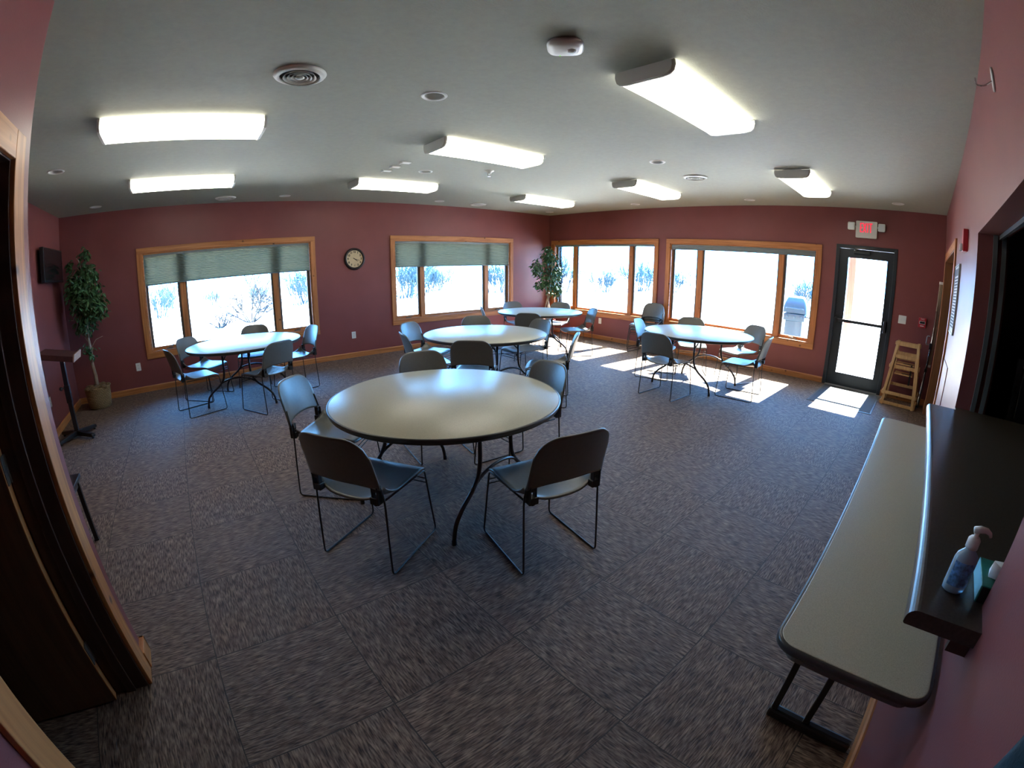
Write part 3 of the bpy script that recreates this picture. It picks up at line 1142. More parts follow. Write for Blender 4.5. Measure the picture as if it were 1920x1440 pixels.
t = MB()
t.box(-0.30, 0.30, 0, 0.007, -0.36, 0.36)
o = t.build('access_panel', M['wall'], loc=(4.66, YC, 0.66), bevel=0.002)
tag(o, 'flat maroon access panel low on wall under the notice', 'access panel')

# ------------------------------------------------------------------ serving counter, shutter, kitchen
cn = tag(empty('serving_counter', (0, 0, 0)), 'long dark laminate serving counter through wall opening', 'counter')
CT = 0.957
def nose(y0, y1):
    r_ = 0.021
    pts = [(y0, CT - 0.042), (y1 - 0.004, CT - 0.042), (y1, CT - 0.038)]
    for k in range(0, 7):
        a = radians(k * 15)
        pts.append((y1 - 0.026 + 0.026 * cos(a), CT - 0.026 + 0.026 * sin(a)))
    pts.append((y0, CT))
    return pts
t = MB()
t.prism(nose(YC + 0.0005, -0.158), 0.955, 3.075, 'X')
t.build('front_ledge', M['counter'], cn)
t = MB()
t.box(OPEN[0] + 0.001, OPEN[1] - 0.001, -1.02, YC + 0.0004, CT - 0.042, CT)
t.build('worktop', M['counter'], cn)
t = MB()
t.box(0.975, 0.995, YC + 0.001, YC + 0.055, CT - 0.085, CT - 0.042)
t.build('support_cleat', M['jamb_dark'], cn)
t = MB()
t.box(1.02, 3.14, -0.98, YC - 0.205, 0.0, CT - 0.042)
t.build('base_cabinet', M['jamb_dark'], cn)

sh = tag(empty('roll_down_shutter', (0, 0, 0)), 'raised grey shutter with side tracks in the serving opening', 'shutter')
for x, s in ((OPEN[1], -1), (OPEN[0], 1)):
    for y in (-0.455, -0.512):
        t = MB()
        x0, x1 = sorted((x + s * 0.001, x + s * 0.022))
        t.box(x0, x1, y - 0.014, y + 0.014, CT + 0.001, 1.979)
        t.build('guide_track', M['track'], sh)
t = MB()
t.box(OPEN[0] + 0.03, OPEN[1] - 0.03, -0.495, -0.475, 1.955, 1.979)
t.build('rolled_curtain', M['dark'], sh)

fr = tag(empty('refrigerator', (4.62, -1.28, 0)), 'steel kitchen refrigerator glimpsed through the serving opening', 'refrigerator')
t = MB()
t.box(-0.33, 0.36, -0.36, 0.36, 0.03, 1.25)
t.build('cabinet', M['dark'], fr, bevel=0.01)
t = MB()
t.box(-0.375, -0.335, -0.355, 0.355, 0.06, 0.70)
dr = t.build('lower_door', M['appliance'], fr, bevel=0.01)
t = MB()
t.tube(fillet([(-0.376, 0.30, 0.30), (-0.42, 0.30, 0.30), (-0.42, 0.30, 0.66), (-0.376, 0.30, 0.66)], 0.02), 0.010, 8)
t.build('handle', M['chrome'], dr)
t = MB()
t.box(-0.375, -0.335, -0.355, 0.355, 0.715, 1.23)
dr = t.build('upper_door', M['appliance'], fr, bevel=0.01)
t = MB()
t.tube(fillet([(-0.376, 0.30, 0.76), (-0.42, 0.30, 0.76), (-0.42, 0.30, 1.16), (-0.376, 0.30, 1.16)], 0.02), 0.010, 8)
t.build('handle', M['chrome'], dr)

# ------------------------------------------------------------------ hand gel and tissue box on the counter
gx, gy = 1.085, -0.258
b = tag(empty('hand_sanitizer', (gx, gy, CT), radians(100)), 'clear blue hand gel pump bottle on the dark counter', 'bottle')
t = MB()
prof = [(0.0, 0.001), (0.022, 0.001), (0.027, 0.006), (0.028, 0.02), (0.028, 0.085), (0.025, 0.098), (0.014, 0.110), (0.013, 0.116), (0.0, 0.116)]
t.lathe(prof, 24, mtx=Matrix.Diagonal((1.12, 0.78, 1, 1)))
t.build('bottle_body', M['gel'], b, smooth=True)
t = MB()
n = 12
for side in (-1, 1):
    rows = []
    for z in (0.022, 0.084):
        rows.append([t.bm.verts.new(((0.0286 * 1.12) * cos(radians(-60 + 120 * k / n) + (pi / 2) * (1 if side > 0 else -1)), (0.0286 * 0.78) * sin(radians(-60 + 120 * k / n) + (pi / 2) * (1 if side > 0 else -1)), z)) for k in range(n + 1)])
    for k in range(n):
        t.bm.faces.new((rows[0][k], rows[0][k + 1], rows[1][k + 1], rows[1][k]))
lab = t.build('printed_label', mat('blue_label', (0.12, 0.33, 0.72), 0.4, vary=0.6, vscale=110), b, smooth=True, fix=False)
t = MB()
t.lathe([(0.0, 0.116), (0.0165, 0.116), (0.0165, 0.136), (0.012, 0.142), (0.006, 0.144), (0.006, 0.158), (0.0, 0.158)], 20)
t.build('pump_collar', M['pump'], b, smooth=True)
t = MB()
t.tube([(0.010, 0, 0.158), (-0.006, 0, 0.162), (-0.022, 0, 0.162), (-0.034, 0, 0.156), (-0.038, 0, 0.149)], 0.006, 8, radii=[0.008, 0.009, 0.007, 0.005, 0.004])
t.build('pump_spout', M['pump'], b, smooth=True)

tb = tag(empty('tissue_box', (1.128, -0.378, CT)), 'green tissue box with white tissue beside the hand gel', 'tissue box')
t = MB()
t.box(-0.062, 0.075, -0.058, 0.058, 0.001, 0.046)
t.build('carton', M['green_box'], tb, bevel=0.002)
t = MB()
t.box(-0.058, 0.072, 0.0582, 0.0588, 0.003, 0.044)
t.build('window_lit_side', M['lit_box_side'], tb)  # side facing the room coloured as if lit by the windows
t = MB()
t.box(-0.0632, -0.0622, -0.055, 0.055, 0.003, 0.044)
t.build('shaded_end', M['black'], tb)  # black panel stands in for shade on the end face
t = MB()
P = [(-0.020, -0.006, 0.046), (0.020, -0.006, 0.046), (0.026, 0.034, 0.046), (-0.014, 0.040, 0.046)]
Q = [(-0.030, 0.004, 0.075), (0.012, -0.011, 0.082), (0.028, 0.028, 0.070), (-0.008, 0.040, 0.086)]
vp = [t.bm.verts.new(p) for p in P]
vq = [t.bm.verts.new(p) for p in Q]
top = t.bm.verts.new((-0.002, 0.016, 0.066))
for k in range(4):
    j = (k + 1) % 4
    t.bm.faces.new((vp[k], vp[j], vq[j], vq[k]))
    t.bm.faces.new((vq[k], vq[j], top))
t.build('tissue', M['tissue'], tb, smooth=True)

# teal cloth hanging on the near part of the counter wall
t = MB()
nu, nv = 28, 14
grid = []
for i in range(nu + 1):
    u = i / nu
    row = []
    for j in range(nv + 1):
        v = j / nv
        x = 0.500 - u * 0.40 - 0.02 * sin(v * 3)
        z = 1.62 - v * 0.95
        y = YC + 0.030 + 0.014 * sin(u * 22 + v * 1.5) * (0.3 + 0.7 * v) + 0.006 * sin(v * 9 + u * 5)
        row.append(t.bm.verts.new((x, y, z)))
    grid.append(row)
for i in range(nu):
    for j in range(nv):
        t.bm.faces.new((grid[i][j], grid[i + 1][j], grid[i + 1][j + 1], grid[i][j + 1]))
o = t.build('hanging_cloth', M['teal'], smooth=True, solid=0.006, fix=False)
tag(o, 'dark teal cloth hanging on wall at the bottom right corner', 'cloth')

# ------------------------------------------------------------------ chairs
def make_chair():
    root = empty('stacking_chair', (0, 0, 0))
    # seat
    t = MB()
    nx, ny = 22, 20
    g = []
    for i in range(nx + 1):
        s = i / nx
        row = []
        for j in range(ny + 1):
            w = -1 + 2 * j / ny
            xr = -0.205 - 0.045 * (1 - abs(w) ** 2.4)
            xf = 0.238 - 0.020 * abs(w) ** 4
            x = xr + (xf - xr) * s
            hw = 0.222 - 0.012 * s
            z = 0.447 - 0.012 * (1 - w * w) * (1 - abs(2 * s - 1) ** 3)
            if x > 0.15:
                z -= 0.030 * ((x - 0.15) / 0.09) ** 2
            if s < 0.35:
                k = 1 - s / 0.35
                z += 0.072 * k ** 2 * abs(w) ** 4.5 - 0.008 * k * (1 - w * w)
            row.append(t.bm.verts.new((x, hw * w, z)))
        g.append(row)
    for i in range(nx):
        for j in range(ny):
            t.bm.faces.new((g[i][j], g[i + 1][j], g[i + 1][j + 1], g[i][j + 1]))
    t.build('seat', M['chair'], root, smooth=True, solid=0.011, fix=False)
    # backrest
    t = MB()
    nu, nv = 28, 18
    g = []
    for i in range(nu + 1):
        w = -1 + 2 * i / nu
        row = []
        for j in range(nv + 1):
            v = j / nv
            zb = 0.555 - 0.030 * abs(w) ** 3
            q = max(0.0, (abs(w) - 0.52) / 0.48)
            zt = 0.822 - 0.012 * w * w - 0.105 * (1 - math.sqrt(max(0.0, 1 - q * q)))
            z = zb + (zt - zb) * v
            hw = 0.228 - 0.012 * max(0, (z - 0.55) / 0.27)
            lean = 0.080 * ((z - 0.52) / 0.30) ** 1.25 if z > 0.52 else 0.0
            x = -0.246 - lean - 0.040 * (1 - w * w)
            row.append(t.bm.verts.new((x, hw * w, z)))
        g.append(row)
    for i in range(nu):
        for j in range(nv):
            t.bm.faces.new((g[i][j], g[i + 1][j], g[i + 1][j + 1], g[i][j + 1]))
    t.build('backrest', M['chair'], root, smooth=True, solid=0.011, fix=False)
    for s in (-1, 1):
        t = MB()
        pts = [(-0.266, s * 0.212, 0.64), (-0.232, s * 0.226, 0.50), (-0.226, s * 0.230, 0.44), (-0.250, s * 0.238, 0.006), (0.248, s * 0.236, 0.006), (0.214, s * 0.208, 0.424), (-0.205, s * 0.206, 0.434)]
        t.tube(fillet(pts, 0.028, 4), 0.0056, 8)
        t.build('sled_frame', M['rod'], root, smooth=True)
        t = MB()
        t.box(-0.262, -0.222, s * 0.196 - 0.009, s * 0.196 + 0.009, 0.436, 0.452)
        t.box(-0.262, -0.222, s * 0.213 - 0.005, s * 0.213 + 0.004, 0.452, 0.54)
        t.box(-0.258, -0.228, s * 0.178 - 0.005, s * 0.178 + 0.004, 0.452, 0.545)
        t.box(-0.256, -0.230, min(s * 0.18, s * 0.212), max(s * 0.18, s * 0.212), 0.510, 0.545)
        t.box(-0.262, -0.222, min(s * 0.165, s * 0.218), max(s * 0.165, s * 0.218), 0.440, 0.480)
        t.build('back_bracket', M['chair_dark'], root, bevel=0.003)
    for z in (0.372, 0.344):
        t = MB()
        x = 0.214 + (0.424 - z) * 0.080
        y = 0.208 + (0.424 - z) * 0.066
        t.tube([(x - 0.006, -y, z), (x - 0.006, y, z)], 0.0042, 6)
        t.build('stretcher', M['rod'], root)
    return root

CH = [
    # near table
    (0.81, 2.16, 31, 'dark-backed chair turned away at the nearest table, left of its front pair', 'chairs at the nearest table'),
    (1.55, 1.595, 78, 'dark-backed chair turned away at the nearest table, right of its front pair', 'chairs at the nearest table'),
    (0.89, 3.03, -43, 'grey chair at the left end of the nearest table, showing its front', 'chairs at the nearest table'),
    (1.80, 3.13, 260, 'grey chair at the far left side of the nearest table, mostly behind the tabletop', 'chairs at the nearest table'),
    (2.10, 2.43, 176, 'grey chair at the right end of the nearest table, tucked in', 'chairs at the nearest table'),
    # middle table
    (2.77, 3.89, 45, 'black-looking chair with its back to us at the middle table', 'chairs at the middle table'),
    (2.576, 4.53, -14, 'dark chair seen from behind at the left end of the middle table', 'chairs at the middle table'),
    (2.888, 5.125, -63.5, 'grey chair on the left of the middle table nearest the window sill', 'chairs at the middle table'),
    (3.67, 5.09, 240, 'grey chair at the far side of the middle table under the window', 'chairs at the middle table'),
    (3.97, 4.465, 178, 'chair with blue-lit seat at the far right of the middle table', 'chairs at the middle table'),
    (3.53, 3.56, 131, 'chair seen edge-on at the right front of the middle table', 'chairs at the middle table'),
    # far corner table
    (5.00, 6.25, -36, 'chair seen edge-on at the left end of the corner table', 'chairs at the corner table'),
    (5.80, 6.64, 257, 'blue-lit chair at the back of the corner table near the window end', 'chairs at the corner table'),
    (4.97, 5.38, 36, 'black-looking chair with its back to us at the corner table', 'chairs at the corner table'),
    (6.29, 6.14, 204, 'grey chair behind the corner table in front of the small plant', 'chairs at the corner table'),
    (5.91, 5.25, 150, 'chair at the right end of the corner table, its seat lit by sun', 'chairs at the corner table'),
    # left window table
    (-0.016, 5.90, 17, 'dark chair nearest the lectern at the left window table', 'chairs at the left window table'),
    (0.12, 6.55, -44, 'bright blue chair against the sill at the left window table', 'chairs at the left window table'),
    (0.86, 6.87, 254, 'dark chair at the far side of the left window table against bright glass', 'chairs at the left window table'),
    (0.795, 5.46, 118, 'grey chair with its back to us at the left window table', 'chairs at the left window table'),
    (1.31, 6.19, 189, 'bright blue chair at the right end of the left window table', 'chairs at the left window table'),
    # right window table
    (4.89, 2.77, -2, 'dark chair with its back to us at the right window table', 'chairs at the right window table'),
    (5.67, 3.40, -75, 'pale blue chair seen edge-on at the left of the right window table', 'chairs at the right window table'),
    (6.35, 3.19, 213, 'grey chair at the far left of the right window table, only its top showing', 'chairs at the right window table'),
    (6.46, 2.43, 156, 'grey chair at the far right of the right window table facing us', 'chairs at the right window table'),
    (5.64, 2.07, 96, 'chair with vivid blue seat at the right end of the right window table', 'chairs at the right window table'),
]
SX, SY, SA = 7.10, 4.54, 183
for k, lb in enumerate(('lowest chair of the stack between the two right-hand windows', 'middle chair of the stack between the two right-hand windows', 'top chair of the stack between the two right-hand windows')):
    a = radians(SA)
    CH.append((SX + 0.020 * k * cos(a), SY + 0.020 * k * sin(a), SA, lb, 'stacked chairs by the window', 0.046 * k))
chair0 = make_chair()
for i, c in enumerate(CH):
    o = chair0 if i == 0 else copy_tree(chair0)
    o.location = (c[0], c[1], c[5] if len(c) > 5 else 0.0)
    o.rotation_euler = (0, 0, radians(c[2]))
    tag(o, c[3], 'chair', c[4])

# ------------------------------------------------------------------ round tables
def make_table():
    root = empty('round_table', (0, 0, 0))
    R = 0.762
    t = MB()
    t.lathe([(0.0, 0.7370), (R - 0.016, 0.7370), (R - 0.012, 0.7350), (R - 0.012, 0.722), (0, 0.722)], 96)
    t.build('tabletop', M['laminate'], root, smooth='auto')
    t = MB()
    t.lathe([(R - 0.0125, 0.7362), (R - 0.006, 0.7366), (R - 0.001, 0.733), (R, 0.727), (R - 0.002, 0.719), (R - 0.007, 0.7150), (R - 0.005, 0.711), (R - 0.008, 0.703), (R - 0.02, 0.699), (R - 0.06, 0.700), (R - 0.06, 0.7215)], 96)
    t.build('edge_band', M['edge'], root, smooth=True)
    t = MB()
    t.lathe([(0.0, 0.704), (R - 0.065, 0.704), (R - 0.065, 0.7215)], 64)
    t.build('underside', M['under'], root)
    for s in (-1, 1):                                    # two folding units
        v = 0.41 * s
        for q in (-1, 1):
            pts = [(0.17 * q, v, 0.700), (0.17 * q, v, 0.45), (0.185 * q, v, 0.36), (0.245 * q, v, 0.28), (0.36 * q, v, 0.20), (0.425 * q, v, 0.13), (0.445 * q, v, 0.06), (0.450 * q, v, 0.0)]
            t = MB()
            t.tube(fillet(pts, 0.07, 4), 0.0135, 10)
            lg = t.build('leg', M['rod'], root, smooth=True)
            t = MB()
            t.lathe([(0.0155, 0.0), (0.0155, 0.03), (0.0140, 0.032)], 12, c=(0.450 * q, v, 0))
            t.build('foot_cap', M['black'], lg)
        t = MB()
        arch = []
        for k in range(13):
            u = -0.262 + 0.524 * k / 12
            arch.append((u, v, 0.275 + 0.085 * (1 - (u / 0.262) ** 2) ** 0.8))
        t.tube(arch, 0.0115, 8)
        t.build('crossbar', M['rod'], root, smooth=True)
        t = MB()
        t.tube([(-0.24, v, 0.695), (0.24, v, 0.695)], 0.013, 8)
        t.build('hinge_bar', M['rod'], root)
        for q in (-1, 1):
            t = MB()
            t.tube(fillet([(0.17 * q, v, 0.57), (0.165 * q, v * 0.82, 0.612), (0.13 * q, v * 0.40, 0.690)], 0.05), 0.0085, 6)
            t.build('folding_brace', M['rod'], root)
    t = MB()
    t.prism([(-0.13, 0.703), (0.13, 0.703), (0.010, 0.635), (-0.010, 0.635)], -0.012, 0.012, 'Y')
    t.build('brace_plate', M['under'], root)
    return root
TABS = [(1.447, 2.406, 18, 'round grey folding table nearest the camera'),
        (3.258, 4.378, 4, 'round grey table in the middle of the room'),
        (5.580, 5.825, -38, 'farthest round table, near the small plant and corner windows'),
        (0.640, 6.123, -23, 'round table glaring white before the left window'),
        (5.698, 2.762, 88, 'round table in sunlight before the window by the exit door')]
tab0 = make_table()
for i, (x, y, a, lb) in enumerate(TABS):
    o = tab0 if i == 0 else copy_tree(tab0)
    o.location = (x, y, 0)
    o.rotation_euler = (0, 0, radians(a))
    tag(o, lb, 'table', 'round folding tables')

# ------------------------------------------------------------------ narrow rectangular table under the counter
rt = tag(empty('folding_table', (2.155, -0.108, 0)), 'long narrow grey folding table standing against the counter wall', 'table')
hl, hw = 1.222, 0.222
t = MB()
t.prism(round_rect(-hl + 0.010, hl - 0.010, -hw + 0.010, hw - 0.010, 0.055, 8), 0.722, 0.7355, 'Z')
t.build('tabletop', M['laminate'], rt, bevel=0.003)
t = MB()
outer = round_rect(-hl, hl, -hw, hw, 0.065, 8)
inner = round_rect(-hl + 0.0105, hl - 0.0105, -hw + 0.0105, hw - 0.0105, 0.0545, 8)
low = round_rect(-hl + 0.020, hl - 0.020, -hw + 0.020, hw - 0.020, 0.045, 8)
loops = [(inner, 0.7345), ([(a[0] * 0.35 + b_[0] * 0.65, a[1] * 0.35 + b_[1] * 0.65) for a, b_ in zip(inner, outer)], 0.7350), (outer, 0.729), (outer, 0.714), ([(a[0] * 0.4 + b_[0] * 0.6, a[1] * 0.4 + b_[1] * 0.6) for a, b_ in zip(low, outer)], 0.708), (low, 0.706), (low, 0.7215)]
vl = [[t.bm.verts.new((p[0], p[1], z)) for p in lp] for lp, z in loops]
for A, B in zip(vl, vl[1:]):
    for k in range(len(A)):
        j = (k + 1) % len(A)
        t.bm.faces.new((A[k], A[j], B[j], B[k]))
t.build('edge_band', M['edge'], rt, smooth=True)
t = MB()
t.prism(round_rect(-hl + 0.035, hl - 0.035, -hw + 0.035, hw - 0.035, 0.04, 6), 0.668, 0.7215, 'Z')
t.build('apron', M['under'], rt)
for x in (-0.80, 0.80):
    t = MB()
    t.box(x - 0.022, x + 0.022, -0.205, 0.165, 0.0, 0.052)
    ft = t.build('foot_bar', M['rod'], rt, bevel=0.012)
    for y, yt in ((0.145, 0.145), (0.005, 0.005)):
        t = MB()
        t.box(x - 0.014, x + 0.014, y - 0.013, y + 0.013, 0.052, 0.668)
        t.build('leg', M['rod'], rt, bevel=0.004)
    t = MB()
    t.box(x - 0.018, x + 0.018, -0.20, 0.17, 0.650, 0.667)
    t.build('cross_channel', M['rod'], rt)

# ------------------------------------------------------------------ low black table leg at left
st = tag(empty('side_table', (-1.22, 2.98, 0)), 'low black side table half hidden behind the doorway casing', 'table')
t = MB()
t.box(-0.28, 0.265, -0.20, 0.20, 0.450, 0.478)
t.build('tabletop', M['black'], st, bevel=0.004)
t = MB()
t.box(-0.25, 0.24, -0.175, 0.175, 0.405, 0.450)
t.build('apron', M['edge'], st)
for sx, sy in ((1, 1), (1, -1), (-1, 1), (-1, -1)):
    x, y = (0.235 if sx > 0 else -0.245), 0.165 * sy
    t = MB()
    t.box(x - 0.015, x + 0.015, y - 0.015, y + 0.015, 0.006, 0.450)
    lg = t.build('leg', M['black'], st, bevel=0.002)
    t = MB()
    t.box(x - 0.017, x + 0.017, y - 0.017, y + 0.017, 0.0, 0.012)
    t.build('foot_cap', M['black'], lg)

# ------------------------------------------------------------------ lectern
lc = tag(empty('lectern', (-1.625, 5.80, 0), radians(0)), 'dark wood music-stand lectern on a black post by left wall', 'lectern')
t = MB()
t.box(-0.026, 0.026, -0.026, 0.026, 0.05, 0.98)
t.build('post', M['black'], lc, bevel=0.004)
t = MB()
t.box(-0.034, 0.034, -0.034, 0.034, 0.42, 0.62)
t.build('sleeve', M['black'], lc, bevel=0.004)
t = MB()
t.tube([(-0.03, -0.03, 0.60), (-0.055, -0.055, 0.60)], 0.008, 8)
t.sphere((-0.062, -0.062, 0.60), 0.024)
t.build('clamp_knob', M['black'], lc, smooth=True)
for a in (60, 150, 240, 330):
    t = MB()
    R = Matrix.Rotation(radians(a - 8), 4, 'Z')
    t.prism([(0.0, 0.030), (0.0, 0.085), (0.05, 0.085), (0.30, 0.058), (0.31, 0.040), (0.31, 0.022)], -0.026, 0.026, 'Y', mtx=R)
    ft = t.build('foot', M['black'], lc, bevel=0.004)
    t = MB()
    t.lathe([(0.0, 0.0), (0.014, 0.0), (0.016, 0.012), (0.012, 0.024), (0.0, 0.024)], 12, c=(0.285, 0, 0), mtx=R)
    t.build('foot_pad', M['black'], ft)
BR = Matrix.Translation((-0.01, 0, 0.975)) @ Matrix.Rotation(radians(2), 4, 'Z') @ Matrix.Rotation(radians(13), 4, 'Y')
t = MB()
t.box(-0.25, 0.200, -0.20, 0.22, -0.004, 0.014, mtx=BR)
bd = t.build('desk_board', M['lectern'], lc)
t = MB()
t.box(-0.25, 0.200, -0.216, -0.20, -0.045, 0.016, mtx=BR)
t.build('side_rim', M['lectern'], bd)
t = MB()
t.box(-0.25, 0.200, 0.22, 0.236, -0.045, 0.016, mtx=BR)
t.build('side_rim', M['lectern'], bd)
t = MB()
t.box(0.200, 0.216, -0.216, 0.236, -0.045, 0.040, mtx=BR)
t.build('paper_ledge', M['lectern_lip'], bd)

# ------------------------------------------------------------------ artificial trees
def leaf_cloud(t, blobs, count, size, seed, xmin=-9, ymax=9, xmax=9):
    rnd = random.Random(seed)
    tot = sum(b_[4] for b_ in blobs)
    for (cx, cy, cz, rad, wgt, rz) in blobs:
        for _ in range(int(count * wgt / tot)):
            while True:
                p = Vector((rnd.uniform(-1, 1), rnd.uniform(-1, 1), rnd.uniform(-1, 1)))
                if p.length < 1:
                    break
            p = p * (0.55 + 0.45 * rnd.random()) if p.length > 0.001 else p
            c = Vector((cx + p.x * rad, cy + p.y * rad, cz + p.z * rz))
            if c.x < xmin or c.y > ymax or c.x > xmax:
                continue
            L_ = size * rnd.uniform(0.7, 1.2)
            W_ = L_ * 0.27
            az = rnd.uniform(0, 2 * pi)
            d = Vector((cos(az) * 0.75, sin(az) * 0.75, -rnd.uniform(0.15, 1.0))).normalized()
            sd = d.cross(Vector((0, 0, 1)))
            sd = (Matrix.Rotation(rnd.uniform(-0.7, 0.7), 3, d) @ sd.normalized())
            nm = sd.cross(d)
            pts = [c, c + d * L_ * 0.35 + sd * W_ - nm * 0.004, c + d * L_ * 0.75 + sd * W_ * 0.7 - nm * 0.006, c + d * L_ - nm * 0.012]
            pl = [c + d * L_ * 0.35 - sd * W_ - nm * 0.004, c + d * L_ * 0.75 - sd * W_ * 0.7 - nm * 0.006]
            m1, m2 = c + d * L_ * 0.35 + nm * 0.006, c + d * L_ * 0.75 + nm * 0.004
            V = [t.bm.verts.new(q) for q in (pts[0], pts[1], pts[2], pts[3], pl[0], pl[1], m1, m2)]
            for f in ((0, 1, 6), (1, 2, 7, 6), (2, 3, 7), (0, 6, 4), (6, 7, 5, 4), (7, 3, 5)):
                t.bm.faces.new([V[q] for q in f])

pl = tag(empty('potted_ficus', (-1.545, 7.16, 0)), 'tall artificial ficus tree in a wicker basket by left wall', 'potted plant')
t = MB()
t.lathe([(0.0, 0.003), (0.155, 0.003), (0.170, 0.02), (0.188, 0.16), (0.197, 0.28), (0.203, 0.292), (0.196, 0.300), (0.186, 0.29), (0.18, 0.27), (0.0, 0.265)], 48)
t.build('basket', M['wicker'], pl, smooth=True)
t = MB()
rnd = random.Random(3)
for k in range(70):
    a, r_ = rnd.uniform(0, 2 * pi), 0.17 * math.sqrt(rnd.random())
    t.sphere((r_ * cos(a), r_ * sin(a), 0.285 + 0.02 * rnd.random()), rnd.uniform(0.03, 0.05), 1, 1, 0.55, 8, 5)
t.build('moss', M['moss'], pl, smooth=True)
t = MB()
t.tube([(0.0, 0.0, 0.27), (0.012, 0, 0.45), (-0.012, 0.01, 0.62), (0.006, 0.0, 0.80), (-0.006, 0.0, 1.0), (0.012, 0.0, 1.3), (0.0, 0.0, 1.7), (0.03, 0, 2.0)], 0.02, 10, radii=[0.034, 0.028, 0.027, 0.023, 0.020, 0.016, 0.011, 0.006])
for k in range(16):
    z = 0.95 + 1.1 * k / 15
    a = k * 2.4
    ln = 0.30 - 0.10 * abs(k - 7) / 8
    t.tube([(0, 0, z - 0.12), (ln * 0.5 * cos(a), ln * 0.5 * sin(a) * 0.8, z), (ln * cos(a), ln * sin(a) * 0.8, z + 0.03)], 0.006, 5, radii=[0.008, 0.006, 0.003])
t.build('trunk', M['bark'], pl, smooth=True)
t = MB()
leaf_cloud(t, [(0.00, 0.0, 1.55, 0.34, 5, 0.36), (0.16, -0.06, 1.42, 0.25, 3.2, 0.26), (-0.12, -0.05, 1.66, 0.25, 3, 0.26), (0.06, 0, 1.86, 0.23, 2.2, 0.24), (-0.02, 0, 1.20, 0.22, 1.6, 0.20), (0.07, 0, 2.12, 0.11, 0.5, 0.15), (0.0, -0.02, 0.86, 0.13, 0.32, 0.20), (-0.2, 0, 2.0, 0.12, 0.35, 0.1)], 1650, 0.085, 5, -0.205, 0.32)
t.build('foliage', M['leaf'], pl, fix=False)

pl = tag(empty('potted_tree', (6.99, 7.05, 0)), 'smaller leafy artificial tree in the corner between the windows', 'potted plant')
t = MB()
t.lathe([(0.0, 0.003), (0.12, 0.003), (0.135, 0.02), (0.165, 0.30), (0.178, 0.33), (0.178, 0.36), (0.160, 0.36), (0.155, 0.33), (0.0, 0.32)], 40)
t.build('pot', M['pot_red'], pl, smooth=True)
t = MB()
t.lathe([(0.0, 0.345), (0.10, 0.342), (0.154, 0.330)], 32)
t.build('soil', M['moss'], pl, smooth=True)
t = MB()
for ox, a in ((-0.05, 0.4), (0.04, 2.6), (0.0, 4.6)):
    t.tube([(ox, 0, 0.32), (ox * 1.6, 0.01, 0.6), (ox * 0.4 + 0.03 * cos(a), 0.03 * sin(a), 0.9), (0.10 * cos(a), 0.10 * sin(a), 1.3), (0.16 * cos(a), 0.16 * sin(a), 1.8)], 0.014, 8, radii=[0.018, 0.015, 0.013, 0.010, 0.005])
t.build('trunk', M['bark'], pl, smooth=True)
t = MB()
leaf_cloud(t, [(0.02, -0.02, 1.30, 0.29, 4, 0.40), (0.0, -0.04, 1.72, 0.22, 2.4, 0.22), (-0.30, 0.05, 1.52, 0.17, 1.4, 0.26), (0.14, -0.10, 1.02, 0.20, 1.5, 0.20), (0.22, -0.05, 1.42, 0.18, 1.2, 0.24), (-0.22, 0, 1.15, 0.16, 0.9, 0.16), (0.0, 0, 1.92, 0.12, 0.5, 0.10)], 950, 0.088, 11, -9, 0.42, 0.43)
t.build('foliage', M['leaf'], pl, fix=False)

# ------------------------------------------------------------------ stacked wooden high chairs
def make_high_chair():
    """local: front towards -x; feet at x=-0.21 and x=0.17; y across"""
    root = empty('high_chair', (0, 0, 0))
    def bar(t, p, q, w, d):
        p, q = Vector(p), Vector(q)
        z = (q - p).normalized()
        x = Vector((1, 0, 0))
        x = (x - z * x.dot(z)).normalized()
        y = z.cross(x)
        m = Matrix((x, y, z)).transposed().to_4x4()
        m.translation = p
        t.box(-d / 2, d / 2, -w / 2, w / 2, 0, (q - p).length, mtx=m)
    zt = 0.75
    for s in (-1, 1):
        t = MB()
        bar(t, (-0.235, s * 0.232, 0.0), (-0.105, s * 0.150, zt), 0.040, 0.020)
        t.build('front_leg', M['birch'], root, bevel=0.003)
        t = MB()
        bar(t, (0.190, s * 0.232, 0.0), (0.060, s * 0.150, zt), 0.040, 0.020)
        t.build('rear_leg', M['birch'], root, bevel=0.003)
        for z in (0.03, 0.40, zt - 0.03):
            t = MB()
            k = z / zt
            x0, x1, y = -0.235 + 0.13 * k, 0.190 - 0.13 * k, s * (0.232 - 0.082 * k + 0.029)
            t.box(x0, x1, y - 0.008, y + 0.008, z - 0.022, z + 0.022)
            t.build('side_rail', M['birch'], root, bevel=0.003)
    def cross(name, z, x, h, th=0.016):
        k = z / zt
        y = 0.232 - 0.082 * k - 0.012
        t = MB()
        t.box(x - th / 2, x + th / 2, -y, y, z - h / 2, z + h / 2)
        return t.build(name, M['birch'], root, bevel=0.003)
    fx = lambda z: -0.235 + 0.13 * z / zt
    rx = lambda z: 0.190 - 0.13 * z / zt
    cross('front_rail', 0.030, fx(0.03), 0.044)
    cross('front_rail', zt - 0.030, fx(zt - 0.03), 0.055)
    cross('front_rail', 0.545, fx(0.545), 0.048)
    cross('rear_rail', 0.100, rx(0.1), 0.044)
    cross('rear_rail', 0.50, rx(0.5), 0.050)
    cross('rear_rail', zt - 0.04, rx(zt - 0.04), 0.06)
    t = MB()
    t.box(-0.13, 0.10, -0.135, 0.135, 0.435, 0.452)
    st_ = t.build('seat_board', M['birch'], root, bevel=0.003)
    t = MB()
    t.box(-0.1325, -0.1305, -0.115, -0.090, 0.315, 0.452)
    t.box(-0.12, -0.08, -0.115, 0.03, 0.453, 0.458)
    t.build('strap', M['black'], st_)
    return root
hc0 = make_high_chair()
hc0.location = (7.262, 0.060, 0)
